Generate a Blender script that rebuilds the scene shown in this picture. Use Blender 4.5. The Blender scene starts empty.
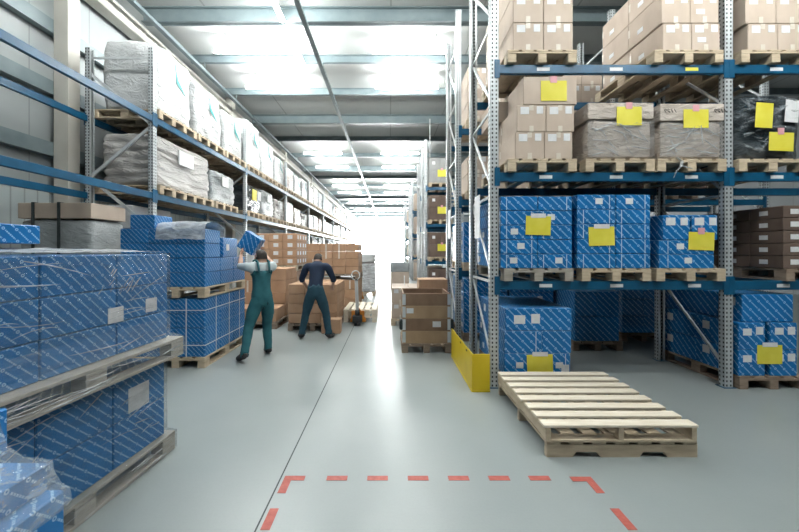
import bpy, bmesh, math, random
from mathutils import Vector, Matrix, noise, kdtree
PI = math.pi
SC = bpy.context.scene
COL = SC.collection
rng = random.Random(7)

# ------------------------------------------------------------------ camera
cd = bpy.data.cameras.new('camera')
cam = bpy.data.objects.new('camera', cd); COL.objects.link(cam)
cam.location = (0, 0, 1.6); cam.rotation_euler = (PI/2, 0, 0)
cd.sensor_width = 36; cd.lens = 16.0
cd.shift_x = 9.5/799; cd.shift_y = -15/799
cd.clip_start = .05; cd.clip_end = 300
SC.camera = cam
vs = SC.view_settings
SC.display_settings.display_device = 'sRGB'
vs.view_transform = 'Standard'; vs.look = 'None'; vs.gamma = 1; vs.use_curve_mapping = False
vs.exposure = 1.0

# ------------------------------------------------------------------ node helpers
class G:
    def __init__(s, name):
        s.m = bpy.data.materials.new(name); s.m.use_nodes = True
        s.t = s.m.node_tree; s.t.nodes.clear()
        s.out = s.t.nodes.new('ShaderNodeOutputMaterial')
    def n(s, typ, **kw):
        x = s.t.nodes.new(typ)
        for k, v in kw.items(): setattr(x, k, v)
        return x
    def put(s, sock, v):
        if hasattr(v, 'is_output') or isinstance(v, bpy.types.NodeSocket): s.t.links.new(v, sock)
        else: sock.default_value = v
    def m1(s, op, a, b=0.0, c=0.0):
        x = s.n('ShaderNodeMath', operation=op)
        s.put(x.inputs[0], a); s.put(x.inputs[1], b); s.put(x.inputs[2], c)
        return x.outputs[0]
    def mix(s, f, a, b):
        x = s.n('ShaderNodeMix', data_type='RGBA')
        s.put(x.inputs[0], f); s.put(x.inputs[6], a); s.put(x.inputs[7], b)
        return x.outputs[2]
    def noise(s, scale, detail=3, vec=None, rough=.5, dist=0.0):
        x = s.n('ShaderNodeTexNoise')
        x.inputs['Scale'].default_value = scale; x.inputs['Detail'].default_value = detail
        x.inputs['Roughness'].default_value = rough; x.inputs['Distortion'].default_value = dist
        if vec is not None: s.put(x.inputs['Vector'], vec)
        return x.outputs[0]
    def obj(s, scale=(1, 1, 1), rnd=True):
        tc = s.n('ShaderNodeTexCoord'); mp = s.n('ShaderNodeMapping')
        s.put(mp.inputs[0], tc.outputs['Object']); mp.inputs['Scale'].default_value = scale
        if rnd:
            oi = s.n('ShaderNodeObjectInfo'); v = s.n('ShaderNodeCombineXYZ')
            r = s.m1('MULTIPLY', oi.outputs['Random'], 37.0)
            for i in range(3): s.put(v.inputs[i], r)
            s.put(mp.inputs[1], v.outputs[0])
        return mp.outputs[0]
    def world(s, scale=(1, 1, 1)):
        g = s.n('ShaderNodeNewGeometry'); mp = s.n('ShaderNodeMapping')
        s.put(mp.inputs[0], g.outputs['Position']); mp.inputs['Scale'].default_value = scale
        return mp.outputs[0]
    def uv(s):
        u = s.n('ShaderNodeUVMap'); u.uv_map = 'UVMap'
        x = s.n('ShaderNodeSeparateXYZ'); s.put(x.inputs[0], u.outputs[0])
        return x.outputs[0], x.outputs[1]
    def ramp(s, f, lo, hi):
        x = s.n('ShaderNodeMapRange'); s.put(x.inputs[0], f)
        x.inputs[1].default_value = lo; x.inputs[2].default_value = hi
        return x.outputs[0]
    def bsdf(s, color, rough=.5, metal=0.0, bump=None, bstr=.3, bdist=.01, **kw):
        b = s.n('ShaderNodeBsdfPrincipled')
        s.put(b.inputs['Base Color'], color); s.put(b.inputs['Roughness'], rough); s.put(b.inputs['Metallic'], metal)
        for k, v in kw.items(): s.put(b.inputs[k], v)
        if bump is not None:
            bp = s.n('ShaderNodeBump'); bp.inputs['Strength'].default_value = bstr; bp.inputs['Distance'].default_value = bdist
            s.put(bp.inputs['Height'], bump); s.put(b.inputs['Normal'], bp.outputs[0])
        s.t.links.new(b.outputs[0], s.out.inputs[0])
        return b

def C(r, g, b): return (r, g, b, 1)
M = {}
def mottled(key, c1, c2, rough=.6, scale=6, metal=0.0, stretch=(1, 1, 1), bstr=.15, detail=4, **kw):
    g = G(key); f = g.noise(scale, detail, g.obj(stretch))
    f2 = g.ramp(f, .3, .7)
    g.bsdf(g.mix(f2, C(*c1), C(*c2)), rough, metal, f, bstr, .01, **kw)
    M[key] = g.m
# cardboard
for key, a, b in (('carton', (.56, .45, .36), (.64, .53, .435)), ('carton_brown_shade', (.115, .078, .062), (.165, .115, .09)),  # the darkest brown is deepened to carry shade inside the rack
                  ('carton_grey', (.30, .30, .29), (.38, .38, .37)), ('collar_wood', (.40, .27, .16), (.52, .36, .22)), ('collar_dark', (.22, .135, .085), (.34, .22, .14)),
                  ('carton_orange', (.47, .28, .165), (.56, .35, .22))):
    mottled(key, a, b, .75, 5, stretch=(1, 1, .6), bstr=.1)
mottled('wood', (.52, .41, .28), (.72, .60, .44), .7, 9, stretch=(.6, .6, 3), bstr=.2)
mottled('wood_pale', (.80, .70, .54), (.93, .85, .72), .65, 7, stretch=(.5, 4, 3), bstr=.2)
mottled('wood_grey', (.36, .33, .28), (.50, .46, .40), .6, 9, stretch=(.6, .6, 3), bstr=.2)
mottled('wood_old', (.24, .175, .13), (.38, .29, .22), .8, 9, stretch=(.6, .6, 3), bstr=.25)
mottled('blue_steel', (.003, .070, .15), (.006, .105, .215), .32, 4, .0, bstr=.05)
mottled('teal_steel', (.19, .245, .26), (.25, .31, .325), .4, 3, bstr=.05)
mottled('brace_steel', (.60, .63, .64), (.74, .77, .78), .38, 8, .3, bstr=.05)
mottled('cream', (.66, .63, .56), (.74, .71, .64), .6, 2, bstr=.05)
mottled('label_white', (.78, .79, .80), (.88, .88, .88), .6, 20, bstr=.02)
mottled('tape_pale', (.70, .63, .53), (.78, .72, .63), .3, 20, bstr=.02)
mottled('strap_pale', (.55, .66, .78), (.68, .78, .88), .4, 20, bstr=.02)
mottled('yellow_paper', (.82, .72, .05), (.90, .81, .11), .55, 6, bstr=.1)
mottled('yellow_paint', (.82, .58, .015), (.88, .65, .03), .4, 5, bstr=.08)
mottled('pink_tape', (.80, .38, .42), (.85, .47, .50), .45, 10, bstr=.05)
mottled('red_tape', (.40, .085, .065), (.52, .13, .10), .6, 30, bstr=.1)
mottled('orange_paint', (.62, .22, .02), (.75, .30, .05), .4, 8, bstr=.05)
mottled('rubber', (.015, .016, .018), (.03, .03, .033), .6, 12, bstr=.1)
mottled('dark_strap', (.012, .02, .022), (.025, .035, .035), .5, 12, bstr=.05)
mottled('skin', (.52, .30, .21), (.60, .37, .27), .55, 14, bstr=.05)
mottled('hair', (.018, .013, .011), (.04, .028, .022), .6, 60, bstr=.5)
mottled('overall_teal', (.014, .095, .115), (.024, .135, .155), .85, 9, bstr=.3)
mottled('trouser_navy', (.010, .045, .07), (.018, .07, .10), .85, 9, bstr=.3)
mottled('shirt_grey', (.52, .60, .62), (.64, .70, .71), .85, 9, bstr=.3)
mottled('shirt_navy', (.008, .018, .045), (.014, .03, .065), .85, 9, bstr=.3)
mottled('boot', (.012, .014, .016), (.03, .03, .034), .6, 10, bstr=.2)
mottled('lamp_body', (.70, .72, .72), (.76, .78, .78), .4, 5, bstr=.03)
mottled('teal_print', (.02, .30, .30), (.04, .38, .37), .5, 9, bstr=.03)
mottled('ink', (.05, .04, .04), (.10, .09, .08), .6, 20, bstr=.02)
mottled('eye_white', (.8, .8, .8), (.85, .85, .85), .3, 20, bstr=.0)

def printed_blue(key, T, S, q):
    g = G(key); u, v = g.uv()
    oi = g.n('ShaderNodeObjectInfo')
    r = oi.outputs['Random']
    u = g.m1('ADD', u, g.m1('MULTIPLY', r, 3.1)); v = g.m1('ADD', v, g.m1('MULTIPLY', r, 1.7))
    s = g.m1('MULTIPLY', g.m1('SUBTRACT', u, v), .7071); t = g.m1('MULTIPLY', g.m1('ADD', u, v), .7071)
    tl = g.m1('DIVIDE', t, T); k = g.m1('FLOOR', tl)
    dt = g.m1('MULTIPLY', g.m1('SUBTRACT', g.m1('SUBTRACT', tl, k), .5), T)
    sl = g.m1('ADD', g.m1('DIVIDE', s, S), g.m1('MULTIPLY', k, .5))
    fs = g.m1('SUBTRACT', sl, g.m1('FLOOR', sl))
    ds = g.m1('MULTIPLY', g.m1('SUBTRACT', fs, .12), S)
    rr = g.m1('SQRT', g.m1('ADD', g.m1('MULTIPLY', ds, ds), g.m1('MULTIPLY', dt, dt)))
    ring = g.m1('MULTIPLY', g.m1('LESS_THAN', rr, .0125*q), g.m1('GREATER_THAN', rr, .005*q))
    bar = g.m1('MULTIPLY', g.m1('LESS_THAN', g.m1('ABSOLUTE', dt), .0058*q),
               g.m1('MULTIPLY', g.m1('GREATER_THAN', fs, .26), g.m1('LESS_THAN', fs, .97)))
    le = g.m1('FRACT', g.m1('DIVIDE', s, .0125))
    lt = g.m1('GREATER_THAN', le, .24)
    mask = g.m1('MAXIMUM', ring, g.m1('MULTIPLY', bar, lt))
    ns = g.noise(3, 3, g.obj())
    base = g.mix(g.ramp(ns, .3, .7), C(.001, .140, .40), C(.002, .185, .52))
    g.bsdf(g.mix(g.m1('MULTIPLY', mask, .8), base, C(.45, .68, .90)), .38, 0, ns, .06, .01)
    M[key] = g.m
printed_blue('blue_print', .068, .15, 1.12)
printed_blue('blue_print_fine', .046, .105, .72)

def galvanised():
    g = G('galvanised'); u, v = g.uv()
    au = g.m1('ABSOLUTE', u)
    du = g.m1('ABSOLUTE', g.m1('SUBTRACT', au, .023))
    fv = g.m1('ABSOLUTE', g.m1('SUBTRACT', g.m1('FRACT', g.m1('DIVIDE', v, .05)), .5))
    hole = g.m1('MULTIPLY', g.m1('LESS_THAN', du, .0085), g.m1('LESS_THAN', fv, .24))
    ns = g.noise(14, 4, g.obj((1, 1, .4)))
    base = g.mix(g.ramp(ns, .3, .7), C(.50, .54, .55), C(.66, .69, .70))
    g.bsdf(g.mix(hole, base, C(.02, .025, .03)), .42, g.m1('MULTIPLY', g.m1('SUBTRACT', 1.0, hole), .35), ns, .05, .01)
    M['galvanised'] = g.m
galvanised()

def floor_mat():
    g = G('concrete_floor'); w = g.world()
    a = g.noise(.55, 5, w, .55, .0); b = g.noise(6, 5, w, .65); c = g.noise(60, 2, w)
    col = g.mix(g.ramp(a, .1, .9), C(.255, .30, .30), C(.40, .43, .425))
    col = g.mix(g.m1('MULTIPLY', g.ramp(b, .2, 1.0), .15), col, C(.31, .335, .33))
    col = g.mix(g.m1('MULTIPLY', g.ramp(c, .45, .75), .12), col, C(.26, .28, .28))
    rough = g.m1('ADD', .27, g.m1('MULTIPLY', g.ramp(a, .1, .9), .10))
    g.bsdf(col, rough, 0, c, .03, .01)
    M['floor'] = g.m
floor_mat()

def panel_mat(key, c1, c2, axis, pitch, dark=.55, rough=.5, groove=.03):
    g = G(key); w = g.world(); x = g.n('ShaderNodeSeparateXYZ'); g.put(x.inputs[0], w)
    f = g.m1('FRACT', g.m1('DIVIDE', x.outputs[axis], pitch))
    seam = g.m1('LESS_THAN', f, groove)
    n1 = g.noise(.8, 4, w)
    base = g.mix(g.ramp(n1, .3, .7), C(*c1), C(*c2))
    g.bsdf(g.mix(seam, base, C(c1[0]*dark, c1[1]*dark, c1[2]*dark)), rough, 0, g.m1('SUBTRACT', 1.0, seam), .25, .01)
    M[key] = g.m
panel_mat('ceiling_panel', (.62, .64, .63), (.70, .72, .71), 0, 1.95, .75, .55, .02)
panel_mat('wall_panel', (.36, .39, .395), (.43, .46, .465), 1, 1.1, .8, .5, .02)
panel_mat('wall_plain', (.17, .19, .20), (.21, .23, .24), 1, 1.1, .8, .6, .02)
panel_mat('wall_ribs', (.50, .57, .58), (.60, .66, .66), 1, .20, .72, .5, .12)

def emit(key, c, s):
    g = G(key); e = g.n('ShaderNodeEmission'); e.inputs[0].default_value = C(*c); e.inputs[1].default_value = s
    g.t.links.new(e.outputs[0], g.out.inputs[0]); M[key] = g.m
emit('lamp_glow', (.97, 1, .98), 62.0)
emit('skylight', (.97, 1, 1), 5.5)
emit('daylight', (.97, 1, 1), 34.0)

def film(key, alpha, tint, rough, scale, lo, hi, glint_streak=.12, bd=.03):
    g = G(key); o = g.obj((1, 1, 2.5))
    n1 = g.noise(scale, 5, o, .6, 1.2); n2 = g.noise(scale*4, 3, o, .6, .8)
    b = g.n('ShaderNodeBsdfPrincipled'); b.inputs['Base Color'].default_value = C(*tint); b.inputs['Roughness'].default_value = rough
    b.inputs['Specular IOR Level'].default_value = .8
    bp = g.n('ShaderNodeBump'); bp.inputs['Strength'].default_value = 1.0; bp.inputs['Distance'].default_value = bd
    g.put(bp.inputs['Height'], g.m1('ADD', n1, g.m1('MULTIPLY', n2, .5))); g.put(b.inputs['Normal'], bp.outputs[0])
    tr = g.n('ShaderNodeBsdfTransparent'); mx = g.n('ShaderNodeMixShader')
    st = g.noise(2.2, 4, g.obj((.7, .7, 9)), .55, 2.0)  # streaks of extra opacity painted in as glare on the film
    f = g.m1('ADD', g.m1('ADD', alpha, g.m1('MULTIPLY', g.ramp(n1, lo, hi), alpha*1.1)), g.m1('MULTIPLY', g.ramp(st, .60, .74), glint_streak))
    g.put(mx.inputs[0], f); g.t.links.new(tr.outputs[0], mx.inputs[1]); g.t.links.new(b.outputs[0], mx.inputs[2])
    g.t.links.new(mx.outputs[0], g.out.inputs[0]); M[key] = g.m
film('film_clear', .19, (.17, .26, .32), .14, 3.5, .45, .75, .16, .10)
film('film_thin', .14, (.80, .78, .75), .13, 2.5, .5, .7, .3, .25)
film('film_thin2', .20, (.72, .80, .86), .15, 6, .45, .7)
film('film_glint_crease', .34, (.86, .90, .93), .2, 6, .4, .7)
film('film_mid', .17, (.52, .58, .62), .2, 4, .45, .75, .2, .08)
film('film_white', .42, (.86, .90, .93), .25, 5, .4, .7)

def bagged(key, c1, c2, rough=.35, bd=.06):
    g = G(key); o = g.obj((1, 1, 2.2))
    n1 = g.noise(4, 6, o, .65, 1.0); n2 = g.noise(2, 3, o)
    col = g.mix(g.ramp(n2, .35, .65), C(*c1), C(*c2))
    g.bsdf(col, rough, 0, n1, 1.0, bd)
    M[key] = g.m
bagged('wrap_white', (.56, .58, .585), (.70, .715, .72), .28)
bagged('wrap_bag', (.40, .385, .37), (.58, .56, .54), .4)
bagged('wrap_grey', (.30, .33, .34), (.46, .49, .50))
bagged('wrap_dark', (.035, .05, .06), (.14, .165, .18), .12, .3)
bagged('wrap_tan', (.60, .52, .45), (.70, .62, .55), .25)
bagged('wrap_brown', (.30, .20, .15), (.44, .33, .26), .35)

# ------------------------------------------------------------------ mesh helpers
class MB:
    """collects shapes into one mesh; UVs are metres on every face, measured from each shape's own centre"""
    def __init__(s): s.bm = bmesh.new(); s.uv = s.bm.loops.layers.uv.new('UVMap')
    def faceuv(s, faces, c):
        for f in faces:
            n = f.normal; ax = max(range(3), key=lambda i: abs(n[i]))
            for l in f.loops:
                p = l.vert.co - c
                if ax == 1: q = (p.x if n.y < 0 else -p.x, p.z)
                elif ax == 0: q = (p.y if n.x > 0 else -p.y, p.z)
                else: q = (p.x, p.y)
                l[s.uv].uv = q
    def box(s, a, b, bev=0.0, mi=0, rot=None, seg=1):
        a, b = Vector(a), Vector(b); c = (a+b)/2; d = b-a
        r = bmesh.ops.create_cube(s.bm, size=1); vs_ = r['verts']
        for v in vs_: v.co = Vector((v.co.x*d.x, v.co.y*d.y, v.co.z*d.z)) + c
        fs = {f for v in vs_ for f in v.link_faces}
        if bev:
            es = list({e for f in fs for e in f.edges})
            rr = bmesh.ops.bevel(s.bm, geom=es, offset=bev, segments=seg, affect='EDGES', profile=.6)
            fs = set(rr['faces']) | {f for f in fs if f.is_valid}
            fs |= {f for v in rr['verts'] for f in v.link_faces}
        for f in fs: f.normal_update(); f.material_index = mi
        s.faceuv(fs, c)
        if rot is not None:
            for v in {v for f in fs for v in f.verts}: v.co = rot @ (v.co - c) + c
        return s
    def bar(s, p, q, w, h=None, mi=0):
        p, q = Vector(p), Vector(q); h = h or w; L = (q-p).length
        r = bmesh.ops.create_cube(s.bm, size=1); m = (q-p).to_track_quat('Z', 'Y').to_matrix()
        fs = {f for v in r['verts'] for f in v.link_faces}
        for v in r['verts']: v.co = Vector((v.co.x*w, v.co.y*h, v.co.z*L))
        for f in fs: f.normal_update(); f.material_index = mi
        s.faceuv(fs, Vector())
        for v in r['verts']: v.co = m @ v.co + (p+q)/2
        return s
    def cyl(s, p, q, r1, r2=None, n=16, mi=0):
        p, q = Vector(p), Vector(q); L = (q-p).length
        m = (q-p).to_track_quat('Z', 'Y').to_matrix()
        r = bmesh.ops.create_cone(s.bm, cap_ends=True, segments=n, radius1=r1, radius2=r1 if r2 is None else r2, depth=L)
        for f in {f for v in r['verts'] for f in v.link_faces}:
            f.material_index = mi; f.smooth = len(f.verts) == 4
        for v in r['verts']: v.co = m @ v.co + (p+q)/2
        return s
    def poly(s, pts, d):
        """prism: outline pts (3D, planar) swept by vector d"""
        d = Vector(d); a = [s.bm.verts.new(p) for p in pts]; b = [s.bm.verts.new(Vector(p)+d) for p in pts]; n = len(pts)
        fs = [s.bm.faces.new(a), s.bm.faces.new(b[::-1])]
        for i in range(n): fs.append(s.bm.faces.new((a[i], b[i], b[(i+1) % n], a[(i+1) % n])))
        bmesh.ops.recalc_face_normals(s.bm, faces=fs)
        for f in fs: f.normal_update()
        s.faceuv(fs, Vector())
        return s
    def tube(s, pts, r, n=10):
        for a, b in zip(pts[:-1], pts[1:]): s.cyl(a, b, r, n=n)
        for p in pts[1:-1]:
            q = bmesh.ops.create_uvsphere(s.bm, u_segments=n, v_segments=6, radius=r)
            for v in q['verts']: v.co += Vector(p)
        return s
    def mesh(s, name, mats):
        me = bpy.data.meshes.new(name); s.bm.to_mesh(me); s.bm.free()
        for m in (mats if isinstance(mats, (list, tuple)) else [mats]): me.materials.append(M[m])
        return me
    def build(s, name, mats, parent=None, loc=(0, 0, 0), rz=0):
        return link(name, s.mesh(name, mats), parent, loc, rz)

def link(name, me, parent=None, loc=(0, 0, 0), rz=0):
    o = bpy.data.objects.new(name, me); COL.objects.link(o)
    o.location = loc; o.rotation_euler = (0, 0, rz)
    if parent: o.parent = parent
    return o
def tag(o, label, cat, group=None):
    o['label'] = label; o['category'] = cat
    if group: o['group'] = group
    n = len(label.split())
    if n < 4 or n > 16: print('LABEL LENGTH', n, label)
    return o
def struct(o): o['kind'] = 'structure'; return o
def empty(name, loc=(0, 0, 0), rz=0):
    return link(name, None, None, loc, rz)
def dup(src, loc, rz=0.0, scale=None):
    """a copy of a thing with copies of its parts and their sub-parts"""
    r = src.copy(); COL.objects.link(r); r.location = loc; r.rotation_euler = (0, 0, rz)
    if scale: r.scale = scale
    for k in ('label', 'category', 'group'):
        if k in r: del r[k]
    def kids(a, b):
        for ch in a.children:
            c = ch.copy(); COL.objects.link(c); c.parent = b; kids(ch, c)
    kids(src, r)
    return r
ORD = ['first', 'second', 'third', 'fourth', 'fifth', 'sixth', 'seventh', 'eighth', 'ninth', 'tenth', 'eleventh', 'twelfth',
       'thirteenth', 'fourteenth', 'fifteenth', 'sixteenth', 'seventeenth', 'eighteenth', 'nineteenth', 'twentieth']

# ------------------------------------------------------------------ setting
WX, EX, FY, BY, CZ = -5.6, 15.0, 52.0, -9.0, 6.72
struct(MB().box((WX-.3, BY, -.2), (EX+.3, FY, 0)).build('floor', 'floor'))
struct(MB().box((WX-.3, BY, CZ), (EX+.3, FY, CZ+.2)).build('ceiling', 'ceiling_panel'))
w = MB().box((WX-.2, BY, 0), (WX, FY, CZ))
struct(w.build('wall_left', 'wall_panel'))
struct(MB().box((WX+.002, BY, 0), (WX+.03, FY, 2.62)).build('trim_1', 'wall_ribs'))
struct(MB().box((EX, BY, 0), (EX+.2, FY, CZ)).build('wall_right', 'wall_plain'))
struct(MB().box((WX-.2, BY-.2, 0), (EX+.2, BY, CZ)).build('wall_near', 'wall_plain'))
fw = MB()
fw.box((WX-.2, FY, 5.9), (EX+.2, FY+.2, CZ)); fw.box((4.2, FY, 0), (EX+.2, FY+.2, 5.9)); fw.box((WX-.2, FY, 0), (-5.2, FY+.2, 5.9))
struct(fw.build('wall_far', 'wall_panel'))
struct(MB().box((-5.2, FY+.05, 0), (4.2, FY+.1, 5.9)).build('window_1', 'daylight'))
wf = MB()
for x in (-5.15, -2.1, 1.0, 4.15): wf.box((x-.05, FY-.02, 0), (x+.05, FY+.04, 5.9))
for z in (2.9, 5.85): wf.box((-5.2, FY-.02, z-.04), (4.2, FY+.04, z+.04))
struct(wf.build('trim_2', 'lamp_body'))
# wall rails, columns, eaves gutter
tn = 3
for z in (3.25, 4.25, 5.25):
    struct(MB().box((WX+.003, BY, z-.11), (WX+.13, FY, z+.11)).build('trim_%d' % tn, 'teal_steel')); tn += 1
for y in (-.2, 5.77, 11.8, 17.8, 23.8, 29.8, 35.8, 41.8, 47.8):
    c = MB().box((WX+.14, y, 0), (WX+.17, y+.22, CZ-.02)).box((WX+.34, y, 0), (WX+.37, y+.22, CZ-.02)).box((WX+.165, y+.09, 0), (WX+.345, y+.13, CZ-.02))
    c.box((WX+.14, y-.003, 0), (WX+.37, y+.012, CZ-.02))
    struct(c.build('trim_%d' % tn, 'cream')); tn += 1
struct(MB().box((WX+.06, BY, 6.12), (WX+.34, FY, 6.40), .02).build('trim_%d' % tn, 'cream')); tn += 1
# roof beams across the hall: deep frames and shallow purlins
BEAMS = [(-6, 1), (-4, 0), (-2, 0), (0, 1), (1.9, 0), (3.8, 0), (5.6, 0), (7.5, 1), (9.3, 0), (11.2, 0), (13.4, 1), (15.9, 0), (18.6, 0), (21.4, 1), (24.2, 0),
         (27.2, 0), (30.3, 1), (33.4, 0), (36.5, 0), (39.6, 1), (43, 0), (46.4, 0), (49.8, 1)]
for y, deep in BEAMS:
    h, wd = (.32, .16) if deep else (.20, .10)
    b = MB().box((WX+.4, y-wd/2, CZ-h), (EX, y+wd/2, CZ-h+.02)).box((WX+.4, y-wd/2, CZ-.02), (EX, y+wd/2, CZ-.001)).box((WX+.4, y-.012, CZ-h), (EX, y+.012, CZ-.001))
    struct(b.build('trim_%d' % tn, 'teal_steel')); tn += 1
# the two lengthwise sprinkler / cable rails under the roof
for x, z in ((-1.75, CZ-.42), (-4.85, CZ-.42)):
    b = MB().box((x-.05, BY, z-.035), (x+.05, FY, z+.035))
    for y, deep in BEAMS: b.box((x-.01, y-.01, z), (x+.01, y+.01, CZ-.1))
    struct(b.build('trim_%d' % tn, 'teal_steel')); tn += 1
# saw cut in the slab
struct(MB().box((-.775, BY, 0), (-.765, FY, .0012)).build('trim_%d' % tn, 'dark_strap')); tn += 1

# lamps: bare fluorescent battens close under the roof panels
def lamp(x, y, L, label, along_y=False):
    t = empty('ceiling_light', (x, y, CZ-.40), PI/2 if along_y else 0); tag(t, label, 'ceiling light', 'long ceiling lights')
    MB().box((-L/2, -.03, .045), (L/2, .03, .085), .01).build('housing', 'lamp_body', t)
    MB().cyl((-L/2+.03, 0, 0), (L/2-.03, 0, 0), .042, n=12).build('diffuser', 'lamp_glow', t)
    for xx in (-L/2+.3, L/2-.3): MB().cyl((xx, 0, .085), (xx, 0, .40), .008, n=8).build('hanger', 'brace_steel', t)
LY = (4.7, 8.4, 10.25, 17.2, 20.0, 25.7, 28.7, 34.9, 41.3)
for i, y in enumerate(LY):
    lamp(.48, y, 1.85, 'long fluorescent light across the roof on the rack side, %s from the near end' % ORD[i])
    if y > 3: lamp(-3.25, y, 1.85, 'long fluorescent light across the roof on the wall side, %s from the near end' % ORD[i])
for i, (x, y) in enumerate(((2.9, .3), (5.2, .3), (2.9, 1.9), (5.2, 1.9), (-.9, 1.9))):  # unseen lamps added to brighten the front rack and near loads
    lamp(x, y, 1.85, 'added unseen fluorescent light across the roof before the front rack, %s of the five' % ORD[i])
for i, y in enumerate((6.55, 8.4)):
    lamp(-2.2, y, 1.5, 'long fluorescent light running lengthwise under the roof, %s along the aisle' % ORD[i], True)

# red floor tape marking a bay
def dash(x0, y0, x1, y1, label, extra=None):
    b = MB().box((x0, y0, .0005), (x1, y1, .002))
    if extra: b.box(extra[0], extra[1])
    tag(b.build('floor_tape', 'red_tape'), label, 'floor marking', 'red tape dashes on the floor')
yd = 2.475
dash(-.745, yd, -.60, yd+.05, 'red tape corner on the floor beside the saw cut', ((-.745, yd-.13, .0005), (-.69, yd+.001, .0019)))
for i in range(6):
    x = -.445 + i*.285
    dash(x, yd, x+.145, yd+.05, 'red tape dash across the floor, %s from the saw-cut corner' % ORD[i])
dash(1.27, yd-.01, 1.42, yd+.04, 'red tape corner on the floor before the loose pallets', ((1.365, yd-.13, .0005), (1.42, yd-.009, .0019)))
for x0, nm in ((-.745, 'on the saw-cut side'), (1.365, 'on the loose-pallet side')):
    for k in range(3):
        y1 = yd-.27-k*.28
        dash(x0, y1-.17, x0+.055, y1, 'red tape dash running towards the camera %s, %s from the corner' % (nm, ORD[k]))

# ------------------------------------------------------------------ pallets
def pallet_mesh_root(key, sx, sy, ns, mat, deck_n=5):
    """pallet: boards run along y, stringers (blocks with a runner) run along y too; origin at bottom centre"""
    t = empty('pallet')
    d = MB(); bw = min(.145, sx/deck_n*.8)
    for i in range(deck_n):
        x = -sx/2 + bw/2 + i*(sx-bw)/(deck_n-1)
        d.box((x-bw/2, -sy/2, .122), (x+bw/2, sy/2, .144), .003)
    for y in (-sy/2, -.07, sy/2-.14): d.box((-sx/2, y, .100), (sx/2, y+.14, .1215), .002)
    d.build('deck', mat, t)
    for i in range(ns):
        x = -sx/2 + .05 + i*(sx-.10)/(ns-1); b = MB()
        for y in (-sy/2, -.07, sy/2-.14): b.box((x-.05, y, .022), (x+.05, y+.14, .0995), .004)
        b.box((x-.05, -sy/2, 0), (x+.05, sy/2, .0215), .002)
        b.build('stringer', mat, t)
    return t
PAL = {}
def pallet(cx, cy, z, label, sx=.8, sy=1.2, mat='wood', rz=0.0, ns=3, group=None):
    key = (sx, sy, mat, ns)
    if key not in PAL: PAL[key] = p = pallet_mesh_root(key, sx, sy, ns, mat, 5 if sx < 1 else 7); p.location = (cx, cy, z); p.rotation_euler = (0, 0, rz)
    else: p = dup(PAL[key], (cx, cy, z), rz)
    tag(p, label, 'pallet', group); return p

# ------------------------------------------------------------------ cartons
CM = {}
def carton_mesh(w, d, h, mat):
    k = (round(w, 3), round(d, 3), round(h, 3), mat)
    if k not in CM: CM[k] = MB().box((0, 0, 0), (w, d, h), .009 if mat == 'carton_orange' else .006).mesh('carton', mat)
    return CM[k]
SM = {}
def patch(parent, name, dims, face, u, v, w, h, mat, th=.002, label=None, tilt=0.0, off=.0008):
    """a thin sheet on a face of a carton; u, v = its lower corner on the face in metres"""
    W, D, H = dims
    k = (name, round(w, 3), round(h, 3), mat, th)
    if k not in SM: SM[k] = MB().box((-w/2, -th, -h/2), (w/2, 0, h/2)).mesh(name, mat)
    o = link(name, SM[k], parent)
    cu, cv = u+w/2, v+h/2
    if face == 'F': o.location = (cu, -off, cv); o.rotation_euler = (0, tilt, 0)
    elif face == 'R': o.location = (W+off, cu, cv); o.rotation_euler = (0, 0, PI/2)
    elif face == 'L': o.location = (-off, D-cu, cv); o.rotation_euler = (0, 0, -PI/2)
    elif face == 'T': o.location = (cu, cv, H+.0008); o.rotation_euler = (-PI/2, 0, 0)
    if label: o['label'] = label
    return o
def carton(x, y, z, w, d, h, mat, label, rz=0.0, group=None, marks=(), name=None):
    o = link(name or ('blue_carton' if mat.startswith('blue') else 'carton'), carton_mesh(w, d, h, mat), None, (x, y, z), rz)
    tag(o, label, 'carton', group)
    for mk in marks: patch(o, mk[0], (w, d, h), *mk[1:])
    return o
def sheet(o, dims, face, u, v, w=.28, h=.21, tape='pink_tape', tilt=0.0):
    patch(o, 'yellow_sheet', dims, face, u, v, w, h, 'yellow_paper', .003, 'yellow paper sheet', tilt, .0045)
    if tape == 'pink_tape': patch(o, 'tape', dims, face, u+w*.36, v+h-.025, w*.26, .075, 'pink_tape', .002, 'pink tape', 0, .0085)
    elif tape: patch(o, 'tape', dims, face, u+w*.2, v+h-.02, w*.6, .05, 'label_white', .002, 'white tape', 0, .0085)

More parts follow.
